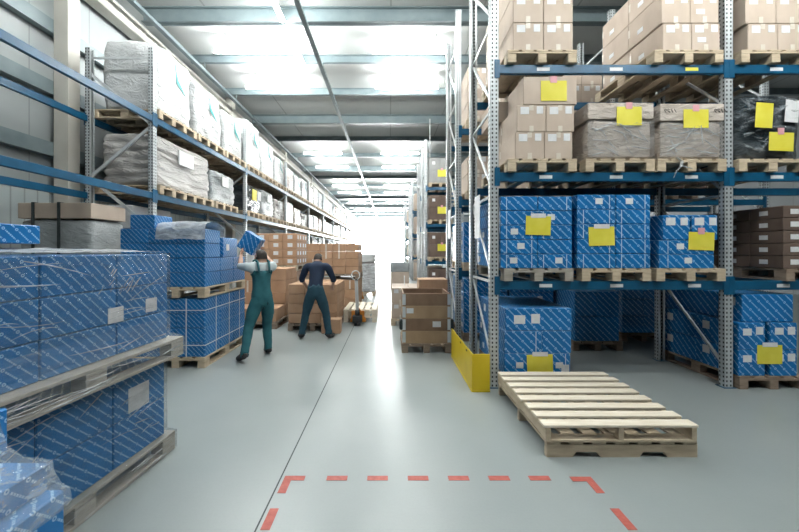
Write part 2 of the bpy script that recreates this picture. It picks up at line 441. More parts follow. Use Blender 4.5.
GAP = .005
ROWW = ['bottom row', 'second row', 'third row', 'fourth row', 'fifth row', 'sixth row']
def colname(i, n):
    if n == 1: return ''
    if n == 2: return ('left column', 'right column')[i]
    if n == 3: return ('left column', 'middle column', 'right column')[i]
    return ORD[i] + ' column'
def stack(x0, yf, z0, rows, depths, mat, where, group, marks=None, shell=None, rz=0.0, pivot=None, kind=None):
    """rows: list of (height, [widths], dx); depths: list of depths from the front. Returns {(row, col, dep): (object, dims)}"""
    res = {}; z = z0; nr = len(rows); kind = kind or ('blue carton' if mat.startswith('blue') else 'brown carton')
    for r, (h, ws, dx) in enumerate(rows):
        x = x0+dx
        for c, wd in enumerate(ws):
            y = yf
            for k, dp in enumerate(depths):
                if shell is None or shell(r, c, k, nr, len(ws), len(depths)):
                    rn = 'top row' if (r == nr-1 and nr > 1) else ROWW[r]
                    cn = colname(c, len(ws)); dn = ORD[k]+' from front' if len(depths) > 2 else ('front', 'rear')[k] if len(depths) == 2 else ''
                    parts = [q for q in (kind, rn, cn, dn) if q]
                    lab = ', '.join(parts) + ', ' + where
                    w2, d2, h2 = wd-GAP, dp-GAP, h-GAP
                    px, py = x, y
                    if pivot:
                        q = Matrix.Rotation(rz, 2) @ Vector((x, y)); px, py = q.x+pivot[0], q.y+pivot[1]
                    mk = marks(r, c, k, w2, d2, h2) if marks else ()
                    res[(r, c, k)] = (carton(px, py, z, w2, d2, h2, mat, lab, rz, group, mk), (w2, d2, h2))
                y += dp
            x += wd
        z += h
    return res
rm = random.Random(11)
def blue_marks(r, c, k, w, d, h):
    out = []
    if k == 0:
        for u in (.16, .84):
            if rm.random() < .7: out.append(('strap', 'F', w*u-.004, .004, .008, h-.008, 'strap_pale'))
        if rm.random() < .5: out.append(('sticker', 'F', w*(.25+.3*rm.random()), h*.35, .085, .068, 'label_white'))
    if c == 0 and rm.random() < .7: out.append(('sticker', 'L', d*(.1+.6*rm.random()), h*.3, .09, .075, 'label_white'))
    if c == 9: out.append(('sticker', 'R', d*(.1+.6*rm.random()), h*.3, .09, .075, 'label_white'))
    return out
def tan_marks(r, c, k, w, d, h):
    out = []
    if k == 0:
        out.append(('sticker', 'F', w*.12, h*.66, .10, .085, 'label_white'))
        out.append(('sticker', 'F', w*.68, h*.68, .075, .085, 'label_white'))
        out.append(('tape', 'F', w*.5-.025, .002, .05, h*.22, 'tape_pale'))
        out.append(('tape', 'F', w*.5-.025, h*.80, .05, h*.198, 'tape_pale'))
    if c == 0: out.append(('tape', 'L', .002, h*.45, .03, h*.3, 'tape_pale'))
    return out
def dark_marks(r, c, k, w, d, h):
    return ([('sticker', 'L', d*.3, h*.3, .10, .055, 'label_white')] if c == 0 else []) + ([] if k else [('sticker', 'F', w*.2, h*.3, .10, .06, 'label_white')])

# ------------------------------------------------------------------ racks
def bracket(b, x, y0, y1, z0, z1, front=True):
    """perforated C-section upright"""
    s = 1 if front else -1; yf = y0 if front else y1
    b.box((x-.05, min(yf, yf+s*.006), z0), (x+.05, max(yf, yf+s*.006), z1))
    for sx in (-1, 1): b.box((x+sx*.05-(.004 if sx > 0 else 0), min(yf, yf+s*.075), z0), (x+sx*.05+(.004 if sx < 0 else 0), max(yf, yf+s*.075), z1))
    for sx in (-1, 1): b.box((x+sx*.034-.016, min(yf+s*.071, yf+s*.076), z0), (x+sx*.034+.016, max(yf+s*.071, yf+s*.076), z1))
    return b
def rack(label, loc, rz, xs, depth, levels, height, zig=False, group=None, stickers=False, skip=(), top_bays=None):
    t = empty('pallet_rack', loc, rz); tag(t, label, 'pallet rack', group)
    for x in xs:
        for front in (True, False):
            bracket(MB(), x, 0, depth, .006, height, front).build('upright', 'galvanised', t)
            y = .04 if front else depth-.04
            MB().box((x-.07, y-.06, 0), (x+.07, y+.06, .0055)).build('base_plate', 'blue_steel', t)
        ya, yb = .04, depth-.04
        if zig:
            z, side = .25, 0
            while z+.85 < height:
                p = (x, ya if side == 0 else yb, z); q = (x, yb if side == 0 else ya, z+.85)
                MB().bar(p, q, .03, .045).build('brace', 'brace_steel', t); z += .85; side ^= 1
            zs = (.2, height-.15)
        else:
            zs = [.2+1.03*k for k in range(int((height-.3)/1.03)+1)]
            for k in range(len(zs)-1): MB().bar((x, ya, zs[k]+.03), (x, yb, zs[k+1]-.03), .022, .03).build('brace', 'brace_steel', t)
        for z in (zs if zig else zs[1:]): MB().bar((x, ya, z), (x, yb, z), .022, .03).build('brace', 'brace_steel', t)
    for i in range(len(xs)-1):
        for li, z in enumerate(levels):
            for front in (True, False):
                x0, x1 = xs[i]+.051, xs[i+1]-.051
                y0 = 0 if front else depth-.05
                b = MB().box((x0, y0, z-.105), (x1, y0+.05, z), .006).build('beam', 'blue_steel', t)
                yy = -.008 if front else depth+.001
                for xa, xb in ((x0-.051, x0+.012), (x1-.012, x1+.051)):
                    MB().box((xa+.0005, yy, z-.16), (xb-.0005, yy+.007, z+.055), .001).build('connector', 'blue_steel', b)
                if front and stickers:
                    for k, f in enumerate((.21, .52, .85)):
                        xm = x0+(x1-x0)*(f+rm.uniform(-.02, .02)); wd = .15
                        yel = z > 3 and k == 2 and i == 0
                        MB().box((xm-wd/2, -.0015, z-.075), (xm+wd/2, -.0002, z-.035)).build('sticker', 'yellow_paper' if yel else 'label_white', b)
    return t
LV = [1.25, 2.52, 3.78]
RX = [1.22, 3.96, 6.70]
YA, YB = 4.15, 6.32
rack('blue and grey pallet rack facing the camera beside the yellow guard', (0, YA, 0), 0, RX, 1.10, LV, 5.9, stickers=True)
rack('blue and grey pallet rack directly behind the front rack, facing it', (0, YB, 0), 0, RX, 1.10, LV, 5.9)
for i, y in enumerate((12.1, 14.3, 19.3, 21.5, 27.0, 29.2)):
    rack('blue and grey pallet rack farther down the aisle, %s beyond the front pair' % ORD[i], (0, y, 0), 0, [1.22, 3.96], 1.10, LV, 5.4)
# long rack against the wall: local x runs down the hall, local y into the wall
WXF = -3.84
BAYS = [2.1+3.7*i for i in range(11)]
rack('long blue pallet rack standing along the wall, full of wrapped loads', (WXF, 0, 0), PI/2, BAYS, 1.10, [2.55, 3.80], 4.9, zig=True)

# ------------------------------------------------------------------ loads on the front rack
PZ = .147
YP = YA-.05
def on(xc, lvl, where, mat='wood', yf=YP, sx=.8, sy=1.2):
    z = (0 if lvl == 0 else LV[lvl-1])+.002
    pallet(xc, yf+sy/2, z, 'wooden pallet under the ' + where, sx, sy, mat)
    return z+PZ
YC = YP+.025
# upper shelf
W_ = 'upper-shelf load by the end frame'
z = on(1.76, 3, W_, 'wood')
stack(1.43, YC, z, [(.325, [.355, .345], 0)]*3, [.58, .58], 'carton', W_, 'cartons on the upper shelf', tan_marks)
W_ = 'upper-shelf load beside the second upright'
z = on(3.455, 3, W_, 'wood')
L3 = stack(3.17, YC, z, [(.32, [.335, .335], 0), (.345, [.335, .335], -.015), (.34, [.335, .335], -.01)], [.58, .58], 'carton', W_, 'cartons on the upper shelf', lambda r, c, k, w, d, h: tan_marks(r, c, k, w, d, h)+dark_marks(r, c, k, w, d, h)[:1])
W_ = 'upper-shelf load beyond the second upright'
z = on(4.46, 3, W_, 'wood')
stack(4.13, YC, z, [(.315, [.345, .345], .03), (.34, [.36, .36], 0), (.33, [.36, .36], 0)], [.58, .58], 'carton', W_, 'cartons on the upper shelf', tan_marks)
# middle shelf
W_ = 'middle-shelf load by the end frame'
z = on(1.76, 2, W_, 'wood')
d = stack(1.455, YC, z, [(.315, [.34, .33], 0), (.315, [.34, .33], .02)], [.58, .58], 'carton', W_, 'cartons on the middle shelf', tan_marks)
cm, dm = carton(1.55, YC, z+.632, .62, .55, .325, 'carton', 'wide brown carton with yellow sheet on top of the middle-shelf load by the end frame'), (.62, .55, .325)
sheet(cm, dm, 'F', .20, .04, .30, .235)
carton(1.34, YC+.58, z+.632, .40, .5, .28, 'carton', 'brown carton jutting from the rear top of the middle-shelf load by the end frame')

def bulk_box(x, y, z, w, d, h, lidh, mat, label, writing=False):
    t = empty('bulk_box', (x, y, z)); tag(t, label, 'wrapped box')
    me = crumple_box(w-.03, d-.03, h-lidh, .008, 3, 'body', mat, 8); o = link('body', me, t, (.015, .015, 0))
    l = MB().box((0, 0, h-lidh+.001), (w, d, h), .012, seg=2).build('lid', 'wrap_tan', t)
    f = MB().box((-.004, -.004, .02), (w+.004, -.001, h-lidh-.02)).build('stretch_film', 'film_thin', t)
    glint_creases(f, 'F', 26, .03, w-.03, .03, h-lidh-.03, -.005, (-.5 if not writing else .1, .5), (.1, .45), int(x*10), 'film_glint_crease', (.003, .010))
    if writing:
        for u0 in (.06, .60*w/.72+.02):
            for j in range(4):
                b = MB(); u = u0*1.0+j*.038
                pts = [(u+.012*math.cos(a*1.3+j)*(1+.3*math.sin(j*2)), -.002, h-lidh*.42+.022*math.sin(a*1.1+j*.7)) for a in range(6)]
                b.tube(pts, .0028, 5); b.build('scrawl', 'ink', l)
    return t, (w, d, h)
def glint_creases(parent, face, n, u0, u1, v0, v1, plane, ang=(0, .12), L=(.08, .35), seed=1, mat='film_white', wd=(.003, .008)):  # pale raised strips painted as glints along the film folds
    """raised creases of the film: pale tapering ridges on a face, standing in for glints"""
    r = random.Random(seed); bm = bmesh.new()
    for _ in range(n):
        cu, cv, l, a, w = r.uniform(u0, u1), r.uniform(v0, v1), r.uniform(*L), r.gauss(*ang), r.uniform(*wd); prev = None; bend = r.uniform(-.02, .02)
        for k in range(6):
            t = k/5-.5; u, v = cu+math.cos(a)*l*t, cv+math.sin(a)*l*t+bend*(1-4*t*t); ww = w*(1-4*t*t)+.0006
            if not (u0 <= u <= u1 and v0 <= v <= v1): prev = None; continue
            q = []
            for du, out in ((-ww, 0), (0, ww*.7), (ww, 0)):
                uu, vv_ = u-math.sin(a)*du, v+math.cos(a)*du
                q.append(bm.verts.new((plane+out, uu, vv_) if face == 'R' else (uu, plane-out, vv_)))
            if prev:
                for j in range(2): bm.faces.new((prev[j], prev[j+1], q[j+1], q[j]))
            prev = q
    bmesh.ops.delete(bm, geom=[v for v in bm.verts if not v.link_faces], context='VERTS')
    bmesh.ops.recalc_face_normals(bm, faces=bm.faces[:])
    me = bpy.data.meshes.new('glint_crease'); bm.to_mesh(me); bm.free(); me.materials.append(M[mat])
    o = link('film_glint_creases', me, parent); o['kind'] = 'stuff'; return o
def crumple_box(w, d, h, amp, seed, name, mat, n=10, top_round=0.0, bulge=0.0, layers=0):
    bm = bmesh.new(); bmesh.ops.create_cube(bm, size=1)
    bmesh.ops.subdivide_edges(bm, edges=bm.edges[:], cuts=n, use_grid_fill=True)
    uvl = bm.loops.layers.uv.new('UVMap'); off = Vector((seed*3.7, seed*1.3, seed*2.1))
    for v in bm.verts:
        p = v.co.copy(); q = Vector((p.x*w, p.y*d, p.z*h))
        ex, ey, ez = abs(p.x)*2, abs(p.y)*2, abs(p.z)*2
        k = (ex**14+ey**14+ez**14)**(-1/14) if max(ex, ey, ez) > .5 else 1
        q = q*(k*.6+.4)
        if layers and abs(p.z) < .49:
            q2 = 1-.035*abs(math.cos(p.z*layers*PI))**6; q.x *= q2; q.y *= q2
        if p.z > 0 and top_round:
            q.x *= 1-top_round*(p.z*2)**3*.5; q.y *= 1-top_round*(p.z*2)**3*.5
            q.z -= top_round*.35*h*(p.x*p.x+p.y*p.y)*2*(p.z*2)**2
        q.x *= 1+bulge*(.25-p.z*p.z); q.y *= 1+bulge*(.25-p.z*p.z)
        nv = noise.noise_vector(q*5+off)*amp + noise.noise_vector(Vector((q.x*3, q.y*3, q.z*14))+off)*amp*.7
        if p.z < -.49: nv.z = 0
        q += nv
        v.co = q+Vector((w/2, d/2, h/2))
        if v.co.z < 0: v.co.z = 0
    for f in bm.faces: f.smooth = True
    me = bpy.data.meshes.new(name); bm.to_mesh(me); bm.free(); me.materials.append(M[mat]); return me
W_ = 'tan wrapped box in the middle-shelf centre'
z = on(2.66, 2, W_, 'wood')
b, dm = bulk_box(2.30, YC, z, .765, 1.12, .655, .19, 'wrap_tan', 'tan film-wrapped bulk box with yellow sheet, in the middle of the middle shelf')
sheet(b, dm, 'F', .33, .39, .29, .215)
W_ = 'scrawled wrapped box by the second upright'
z = on(3.49, 2, W_, 'wood')
b, dm = bulk_box(3.14, YC, z, .745, 1.12, .645, .20, 'wrap_tan', 'tan film-wrapped bulk box with scrawled lid, on the middle shelf by the second upright', True)
sheet(b, dm, 'F', .265, .36, .29, .215)
W_ = 'dark wrapped load on the middle shelf'
z = on(4.43, 2, W_, 'wood')
dl = link('wrapped_load', crumple_box(.76, 1.12, .82, .022, 5, 'wrapped_load', 'wrap_dark', 14, .18), None, (4.04, YC+.04, z))
tag(dl, 'dark film-wrapped load with two yellow sheets on the middle shelf', 'wrapped load')
dm = (.76, 1.1, .82)
glint_creases(dl, 'F', 40, .03, .73, .04, .74, -.030, (0, .35), (.08, .35), 5, 'film_thin2', (.006, .022))
patch(dl, 'yellow_sheet', dm, 'F', .20, .36, .20, .29, 'yellow_paper', .004, 'upright yellow paper sheet', .06).location.y = -.045
patch(dl, 'yellow_sheet', dm, 'F', .35, .09, .285, .215, 'yellow_paper', .004, 'lower yellow paper sheet', .04).location.y = -.05
patch(dl, 'tape', dm, 'F', .45, .28, .07, .075, 'pink_tape', .006, 'pink tape').location.y = -.053
patch(dl, 'paper_label', dm, 'F', .56, .43, .16, .26, 'label_white', .004, 'white paper label', .08).location.y = -.03
# loose strip of film hanging over the middle beam
fs = MB(); pts = [(3.30, 4.085, 2.68), (3.35, 4.075, 2.63), (3.33, 4.06, 2.57), (3.28, 4.062, 2.52), (3.25, 4.07, 2.44)]
for i, (a, b) in enumerate(zip(pts[:-1], pts[1:])): fs.bar(a, b, .035-.004*i, .004)
fs.bar((3.33, 4.06, 2.575), (3.46, 4.065, 2.545), .02, .004)
tag(fs.build('hanging_film', 'film_white'), 'torn strip of white film hanging over the middle beam below the scrawled box', 'film')
# lower shelf
W_ = 'lower-shelf load by the end frame'
z = on(1.72, 1, W_, 'wood_grey')
d = stack(1.285, YC, z, [(.168, [.435, .40], 0)]*5, [.58, .58], 'blue_print', W_, 'blue cartons on the lower shelf', blue_marks)
o, dm = d[(2, 0, 0)]; sheet(o, dm, 'F', .29, .05, .29, .22, 'label_white', .03)
W_ = 'lower-shelf middle load'
z = on(2.62, 1, W_, 'wood')
d = stack(2.175, YC, z, [(.172, [.45, .405], 0)]*5, [.58, .58], 'blue_print', W_, 'blue cartons on the lower shelf', blue_marks)
o, dm = d[(1, 0, 0)]; sheet(o, dm, 'F', .13, .09, .30, .22, 'label_white', -.03)
W_ = 'lower-shelf load beside the second upright'
z = on(3.48, 1, W_, 'wood')
d = stack(3.14, YC+.02, z, [(.165, [.65], 0)]*2, [.58, .58], 'blue_print', W_, 'blue cartons on the lower shelf', blue_marks)
d2 = {}
for i, (x, ww) in enumerate(((3.19, .315), (3.525, .30))):
    for k in range(2):
        o = carton(x, YC+.02+.58*k, z+.331, ww, .57, .29, 'blue_print', 'blue carton, top row, %s, %s, lower-shelf load beside the second upright' % (('left one', 'right one')[i], ('front', 'rear')[k]), 0, 'blue cartons on the lower shelf',
                   [('sticker', 'F', .03, .17, .11, .09, 'label_white'), ('sticker', 'F', .2, .17, .085, .09, 'label_white')] if k == 0 else ())
        d2[(i, k)] = o
sheet(d2[(1, 0)], (.30, .57, .29), 'F', -.045, -.12, .30, .21, 'pink_tape', .03)
W_ = 'shade-darkened lower-shelf load beyond the second upright'
z = on(4.98, 1, W_, 'wood_old')
stack(4.57, YC, z, [(.147, [.41, .41], 0)]*5, [.39, .39, .39], 'carton_brown_shade', W_, 'dark cartons on the lower shelf', dark_marks, kind='dark carton')  # brown cartons, their shade put into the colour
# floor level
W_ = 'floor-level load by the end frame'
z = on(1.73, 0, W_, 'wood_old')
d = stack(1.33, YC, z, [(.262, [.41, .36], 0), (.262, [.44, .34], 0)], [.58, .58], 'blue_print', W_, 'blue cartons on the floor level', blue_marks)
o = carton(1.34, YC, z+.525, .77, 1.14, .26, 'blue_print', 'wide blue carton lying on top of the floor-level load by the end frame', 0, None,
           [('sticker', 'F', .10, .08, .13, .10, 'label_white'), ('sticker', 'F', .30, .085, .10, .11, 'label_white'), ('sticker', 'L', .2, .08, .1, .1, 'label_white')])
o, dm = d[(0, 0, 0)]; sheet(o, dm, 'F', .26, .03, .30, .22, 'label_white', -.03)
patch(d[(0, 1, 0)][0], 'sticker', (.36, .58, .262), 'F', .25, .02, .09, .11, 'label_white')
W_ = 'floor-level load beyond the second upright'
z = on(4.44, 0, W_, 'wood_old')
d = stack(4.05, YC, z, [(.31, [.315], 0), (.31, [.315], 0)], [.58, .58], 'blue_print', 'left tower of ' + W_, 'blue cartons on the floor level', lambda r, c, k, w, d, h: [('sticker', 'F', .05, .16, .10, .08, 'label_white'), ('sticker', 'F', .2, .17, .085, .09, 'label_white'), ('sticker', 'L', .1, .15, .1, .1, 'label_white')])
d = stack(4.42, YC, z, [(.31, [.315], 0), (.31, [.315], 0)], [.58, .58], 'blue_print', 'right tower of ' + W_, 'blue cartons on the floor level', lambda r, c, k, w, d, h: [('sticker', 'F', .05, .17, .10, .08, 'label_white'), ('sticker', 'F', .2, .17, .085, .09, 'label_white')])
sheet(d[(0, 0, 0)][0], (.312, .577, .307), 'F', -.16, .14, .29, .22, 'label_white', 0)
carton(4.12, YC+.03, z+.622, .60, 1.10, .32, 'blue_print', 'wide blue carton bridging the two towers of the floor-level load beyond the second upright', 0, None, [('sticker', 'L', .9, .18, .12, .1, 'label_white')])

# rack behind: floor and shelves
YQ = YB-.04
def on_b(xc, lvl, where, yf=YQ, mat='wood_old'):
    z = (0 if lvl == 0 else LV[lvl-1])+.002
    pallet(xc, yf+.6, z, 'wooden pallet under the ' + where, .8, 1.2, mat); return z+PZ
sh1 = lambda r, c, k, nr, nc, nd: True
for lvl, nm in ((0, 'floor-level'), (1, 'lower-shelf')):
    for i, xc in enumerate((1.70, 2.515)):
        W_ = '%s %s load of the rear rack' % (nm, ORD[i])
        z = on_b(xc, lvl, W_, mat='wood' if lvl else 'wood_old')
        stack(xc-.39, YQ+.02, z, [(.24, [.39, .39], 0)]*(4 if lvl == 0 else 3), [1.12], 'blue_print', W_, 'blue cartons in the rear rack', lambda r, c, k, w, d, h: ([('sticker', 'L', .9, .08, .1, .08, 'label_white'), ('sticker', 'L', .4, .08, .1, .08, 'label_white')] if c == 0 else [])+[('sticker', 'F', .1, .1, .09, .07, 'label_white')])
W_ = 'blue load pulled forward behind the front rack'
z = on_b(3.335, 0, W_, 5.69)
stack(2.975, 5.72, z, [(.40, [.72], 0), (.40, [.36, .36], 0)], [1.14], 'blue_print', W_, 'blue cartons in the rear rack', lambda r, c, k, w, d, h: ())
for i, xc in enumerate((4.5, 5.4)):
    W_ = 'floor-level %s load beyond the rear upright' % ORD[i]
    z = on_b(xc, 0, W_)
    stack(xc-.38, YQ+.02, z, [(.30, [.38, .38], 0)]*3, [1.12], 'blue_print', W_, 'blue cartons in the rear rack', lambda r, c, k, w, d, h: [('sticker', 'F', .05, .16, .09, .08, 'label_white')] if r == 2 else ())
W_ = 'lower-shelf load by the rear upright'
z = on_b(3.48, 1, W_)
stack(3.12, YQ+.02, z, [(.3, [.36, .36], 0)]*2, [1.12], 'blue_print', W_, 'blue cartons in the rear rack')
for lvl, nm in ((2, 'middle-shelf'), (3, 'upper-shelf')):
    for i, xc in enumerate((1.75, 2.62, 3.48) if lvl == 2 else (1.75, 3.40)):
        W_ = '%s %s load of the rear rack' % (nm, ORD[i])
        z = on_b(xc, lvl, W_, mat='wood')
        stack(xc-.37, YQ+.02, z, [(.31, [.37, .37], 0)]*(2 if lvl == 2 else 3), [1.12], 'carton', W_, 'tan cartons in the rear rack', tan_marks)
for i, xc in enumerate((4.5, 5.4)):
    for lvl, nm in ((1, 'lower-shelf'), (2, 'middle-shelf')):
        W_ = '%s %s load beyond the rear upright' % (nm, ORD[i])
        z = on_b(xc, lvl, W_)
        stack(xc-.37, YQ+.02, z, [(.33, [.74], 0)]*2, [1.12], 'carton_brown_shade', W_, 'dark cartons in the rear rack', kind='dark carton')
# papers hung on the end frames
for y, zz, nm in ((4.72, 2.05, 'front'), (6.95, 2.12, 'rear')):
    o = MB().box((1.157, y-.14, zz-.28), (1.160, y+.14, zz+.28)).build('paper_sheet', 'label_white')
    tag(o, 'white paper sheet hung on the end frame of the %s rack' % nm, 'paper')

# far racks: one load in view on every shelf
for i, y in enumerate((12.1, 14.3, 19.3, 21.5, 27.0, 29.2)):
    for lvl, nm in ((1, 'lower-shelf'), (2, 'middle-shelf'), (3, 'upper-shelf'), (0, 'floor-level')):
        z = (0 if lvl == 0 else LV[lvl-1])+.002
        W_ = '%s load of the %s far rack' % (nm, ORD[i])
        pallet(1.72, y-.04+.6, z, 'wooden pallet under the ' + W_)
        mat = 'carton' if (i+lvl) % 3 else 'carton_grey'
        mat = 'carton_brown_shade' if (i == 0 and lvl in (1, 2, 0)) else mat
        if i < 2:
            d = stack(1.34, y, z+PZ, [(.42, [.38, .38], 0)]*2, [1.1], mat, W_, 'cartons in the far racks', lambda r, c, k, w, d, h: [('sticker', 'F', .1, .2, .1, .1, 'label_white')] if c == 0 and r else (), kind='carton')
            if i == 0: sheet(d[(0, 1, 0)][0], (.38, 1.1, .42), 'F', -.1, .2, .3, .24)
        else:
            o = carton(1.34, y, z+PZ, .76, 1.1, .8, mat, 'large carton, ' + W_, 0, 'large cartons in the far racks')

# ------------------------------------------------------------------ yellow end guard
gd = empty('rack_guard', (.93, 4.03, 0)); tag(gd, 'yellow steel end guard on the floor around the front rack corner', 'rack guard')
MB().box((0, 0, .02), (.012, 1.36, .43), .003).build('side_plate', 'yellow_paint', gd)
MB().box((.0125, 0, .02), (.205, .012, .43), .003).build('end_plate', 'yellow_paint', gd)
MB().box((-.005, -.005, 0), (.205, .02, .0195)).box((-.005, .0205, 0), (.03, 1.36, .0195)).build('foot_plate', 'yellow_paint', gd)
for y in (.25, .62): MB().box((-.0015, y, .385), (-.0002, y+.07, .405)).build('slot', 'rubber', gd)

# ------------------------------------------------------------------ two loose pallets stacked on the floor
def slatted(name_label, x, y, z, lower):
    t = empty('pallet', (x, y, z)); tag(t, name_label, 'pallet', 'loose pallets on the floor')
    W, D = 1.17, 1.22
    if lower:      # notched long boards across the front
        for yy in (0, D/2-.02, D-.04):
            n1, n2 = .20, .72; nw = .22
            out = [(0, 0), (n1, 0), (n1+.03, .04), (n1+nw-.03, .04), (n1+nw, 0), (n2, 0), (n2+.03, .04), (n2+nw-.03, .04), (n2+nw, 0), (W, 0), (W, .098), (0, .098)]
            MB().poly([(a, yy, b) for a, b in out], (0, .04, 0)).build('stringer', 'wood', t)
        for k in range(7):
            xx = k*(W-.11)/6; MB().box((xx, 0, .0985), (xx+.11, D, .118), .002).build('deck_board', 'wood', t)
        return .1185
    for xx in (0, W/2-.02, W-.04): MB().box((xx, .0, .0205), (xx+.04, D, .112), .002).build('stringer', 'wood', t)
    for yy in (0, D/2-.05, D-.10): MB().box((0, yy, 0), (W, yy+.10, .0200), .002).build('bottom_board', 'wood', t)
    bw = .10
    for k in range(8):
        yy = k*(D-bw)/7+rng.uniform(-.008, .008)*(0 < k < 7)
        MB().box((-.01+rng.uniform(-.008, .008), yy, .1125), (W+.01+rng.uniform(-.008, .008), yy+bw, .134), .003).build('deck_board', 'wood_pale', t)
    return .1345
h1 = slatted('lower loose wooden pallet with notched front board, on the open floor', 1.215, 2.755, 0, True)
slatted('upper loose pallet of pale slats, lying on a notched pallet', 1.205, 2.745, h1+.001, False)

# ------------------------------------------------------------------ collared pallet box in the aisle
pallet(.575, 5.98, 0, 'wooden pallet under the brown collar stack in the aisle', .78, .82, 'wood_old')
for i in range(4):
    t = empty('pallet_collar', (.20, 5.585, .146+.197*i)); tag(t, ('bottom brown collar of the collar stack in the aisle', 'second brown collar of the collar stack with a white label', 'third brown collar of the collar stack in the aisle', 'top open brown collar of the collar stack in the aisle')[i], 'pallet collar', None)
    W, D, H, th = .75, .79, .1945, .02; cw = ('collar_wood', 'collar_dark', 'collar_wood', 'collar_dark')[i]
    MB().box((0, 0, 0), (W, th, H), .002).build('front_board', cw, t)
    MB().box((0, D-th, 0), (W, D, H), .002).build('back_board', cw, t)
    for x in (0, W-th): MB().box((x, th+.0005, 0), (x+th, D-th-.0005, H), .002).build('side_board', cw, t)
    for x in (-.004, W-.046):
        MB().box((x, -.005, .015), (x+.05, -.0005, H-.01)).build('hinge', 'brace_steel', t)
    if i == 1:
        MB().box((.47, -.003, .06), (.60, -.0005, .15)).build('label', 'label_white', t)
    if i in (1,):
        for x in (-.05, W+.002): MB().box((x, -.02, .02), (x+.048, .07, .185), .01).build('corner_strap', 'dark_strap', t)
    if i == 2: MB().box((.06, -.003, .08), (.17, -.0005, .16)).build('label', 'label_white', t)
# cartons farther on behind it
pallet(.42, 8.2, 0, 'wooden pallet under the tan cartons behind the collar stack', .8, 1.2)
stack(.04, 7.65, PZ, [(.33, [.38, .38], 0)]*2, [.55, .55], 'carton', 'pallet behind the collar stack', 'cartons behind the collar stack', tan_marks)
carton(.55, 6.75, 0, .55, .5, 1.06, 'carton_orange', 'tall brown carton standing close behind the collar stack')
tag(MB().box((.33, 8.15, .815), (.34, 8.45, 1.02)).build('paper_sheet', 'label_white'), 'white paper sheet standing on the tan cartons behind the collar stack', 'paper')

# ------------------------------------------------------------------ blue double load in front of the wall rack
bx, by = -3.70, 4.87
W_ = 'lower blue load before the wall rack'
pallet(bx+.585, by+.66, 0, 'wooden pallet under the lower blue load before the wall rack', 1.17, 1.36, 'wood', ns=4)
shell = lambda r, c, k, nr, nc, nd: c == nc-1 or k == 0
stack(bx, by, PZ, [(.2, [.388]*3, 0)]*4, [.45]*3, 'blue_print_fine', W_, 'blue cartons before the wall rack', None, shell)
z = PZ+.80+.012
pallet(bx+.585, by+.66, z, 'wooden pallet between the two blue loads before the wall rack', 1.17, 1.36, 'wood', ns=4)
z += PZ
W_ = 'upper blue load before the wall rack'
stack(bx, by, z, [(.2, [.388]*3, 0)]*2, [.45]*3, 'blue_print_fine', W_, 'blue cartons before the wall rack', None, shell)
z2 = z+.401
for r in range(2):
    for c in range(3):
        carton(bx+.388*c, by, z2+.2*r, .384, .44, .197, 'blue_print_fine', 'blue carton, front of the %s layer, %s, upper blue load before the wall rack' % (('third', 'fourth')[r], ('wall side', 'middle', 'aisle side')[c]), 0, 'blue cartons before the wall rack')
carton(bx+.12, by+.02, z2+.402, .34, .40, .19, 'blue_print_fine', 'single blue carton topmost on the upper blue load before the wall rack', 0, None)
carton(bx+.80, by+.58, z2, .34, .50, .30, 'blue_print_fine', 'wrapped blue carton alone at the far end of the upper blue load', 0, None, [('sticker', 'R', .1, .1, .1, .1, 'label_white')])
st = MB()
for zz in (.30, .78):
    st.box((bx-.004, by-.005, zz), (bx+1.168, by-.001, zz+.012)); st.box((bx+1.1645, by-.005, zz), (bx+1.168, by+1.35, zz+.012))
for yy in (.3, .72, 1.1): st.box((bx+1.1645, by+yy, PZ+.002), (bx+1.168, by+yy+.014, PZ+.80))
for xx in (.9,): st.box((bx+xx, by-.005, PZ+.002), (bx+xx+.014, by-.001, PZ+.80))
tag(st.build('strapping', 'label_white'), 'white strapping bands around the lower blue load before the wall rack', 'strapping')
# crumpled film thrown over the top
def drape(name, mat, x0, x1, pathyz, nx, amp, seed, label, cat):
    bm = bmesh.new(); rows = []
    for j, (y, zz) in enumerate(pathyz):
        row = []
        for i in range(nx+1):
            p = Vector((x0+(x1-x0)*i/nx, y, zz)); nv = noise.noise_vector(p*4+Vector((seed, 0, 0)))*amp
            nv.z = abs(nv.z); nv.y = -abs(nv.y) if j < 4 else nv.y
            row.append(bm.verts.new(p+nv))
        rows.append(row)
    for a, b in zip(rows[:-1], rows[1:]):
        for i in range(nx): bm.faces.new((a[i], a[i+1], b[i+1], b[i])).smooth = True
    me = bpy.data.meshes.new(name); bm.to_mesh(me); bm.free(); me.materials.append(M[mat])
    return tag(link(name, me), label, cat)
zt = z2+.405
drape('film_sheet', 'film_white', bx+.53, bx+1.20, [(by-.05, zt-.16), (by-.05, zt-.05), (by-.045, zt+.012), (by-.01, zt+.06), (by+.1, zt+.09), (by+.25, zt+.09), (by+.4, zt+.05), (by+.49, zt+.02), (by+.50, zt-.1)], 16, .03, 3,
      'crumpled white film thrown over the top of the upper blue load', 'film')

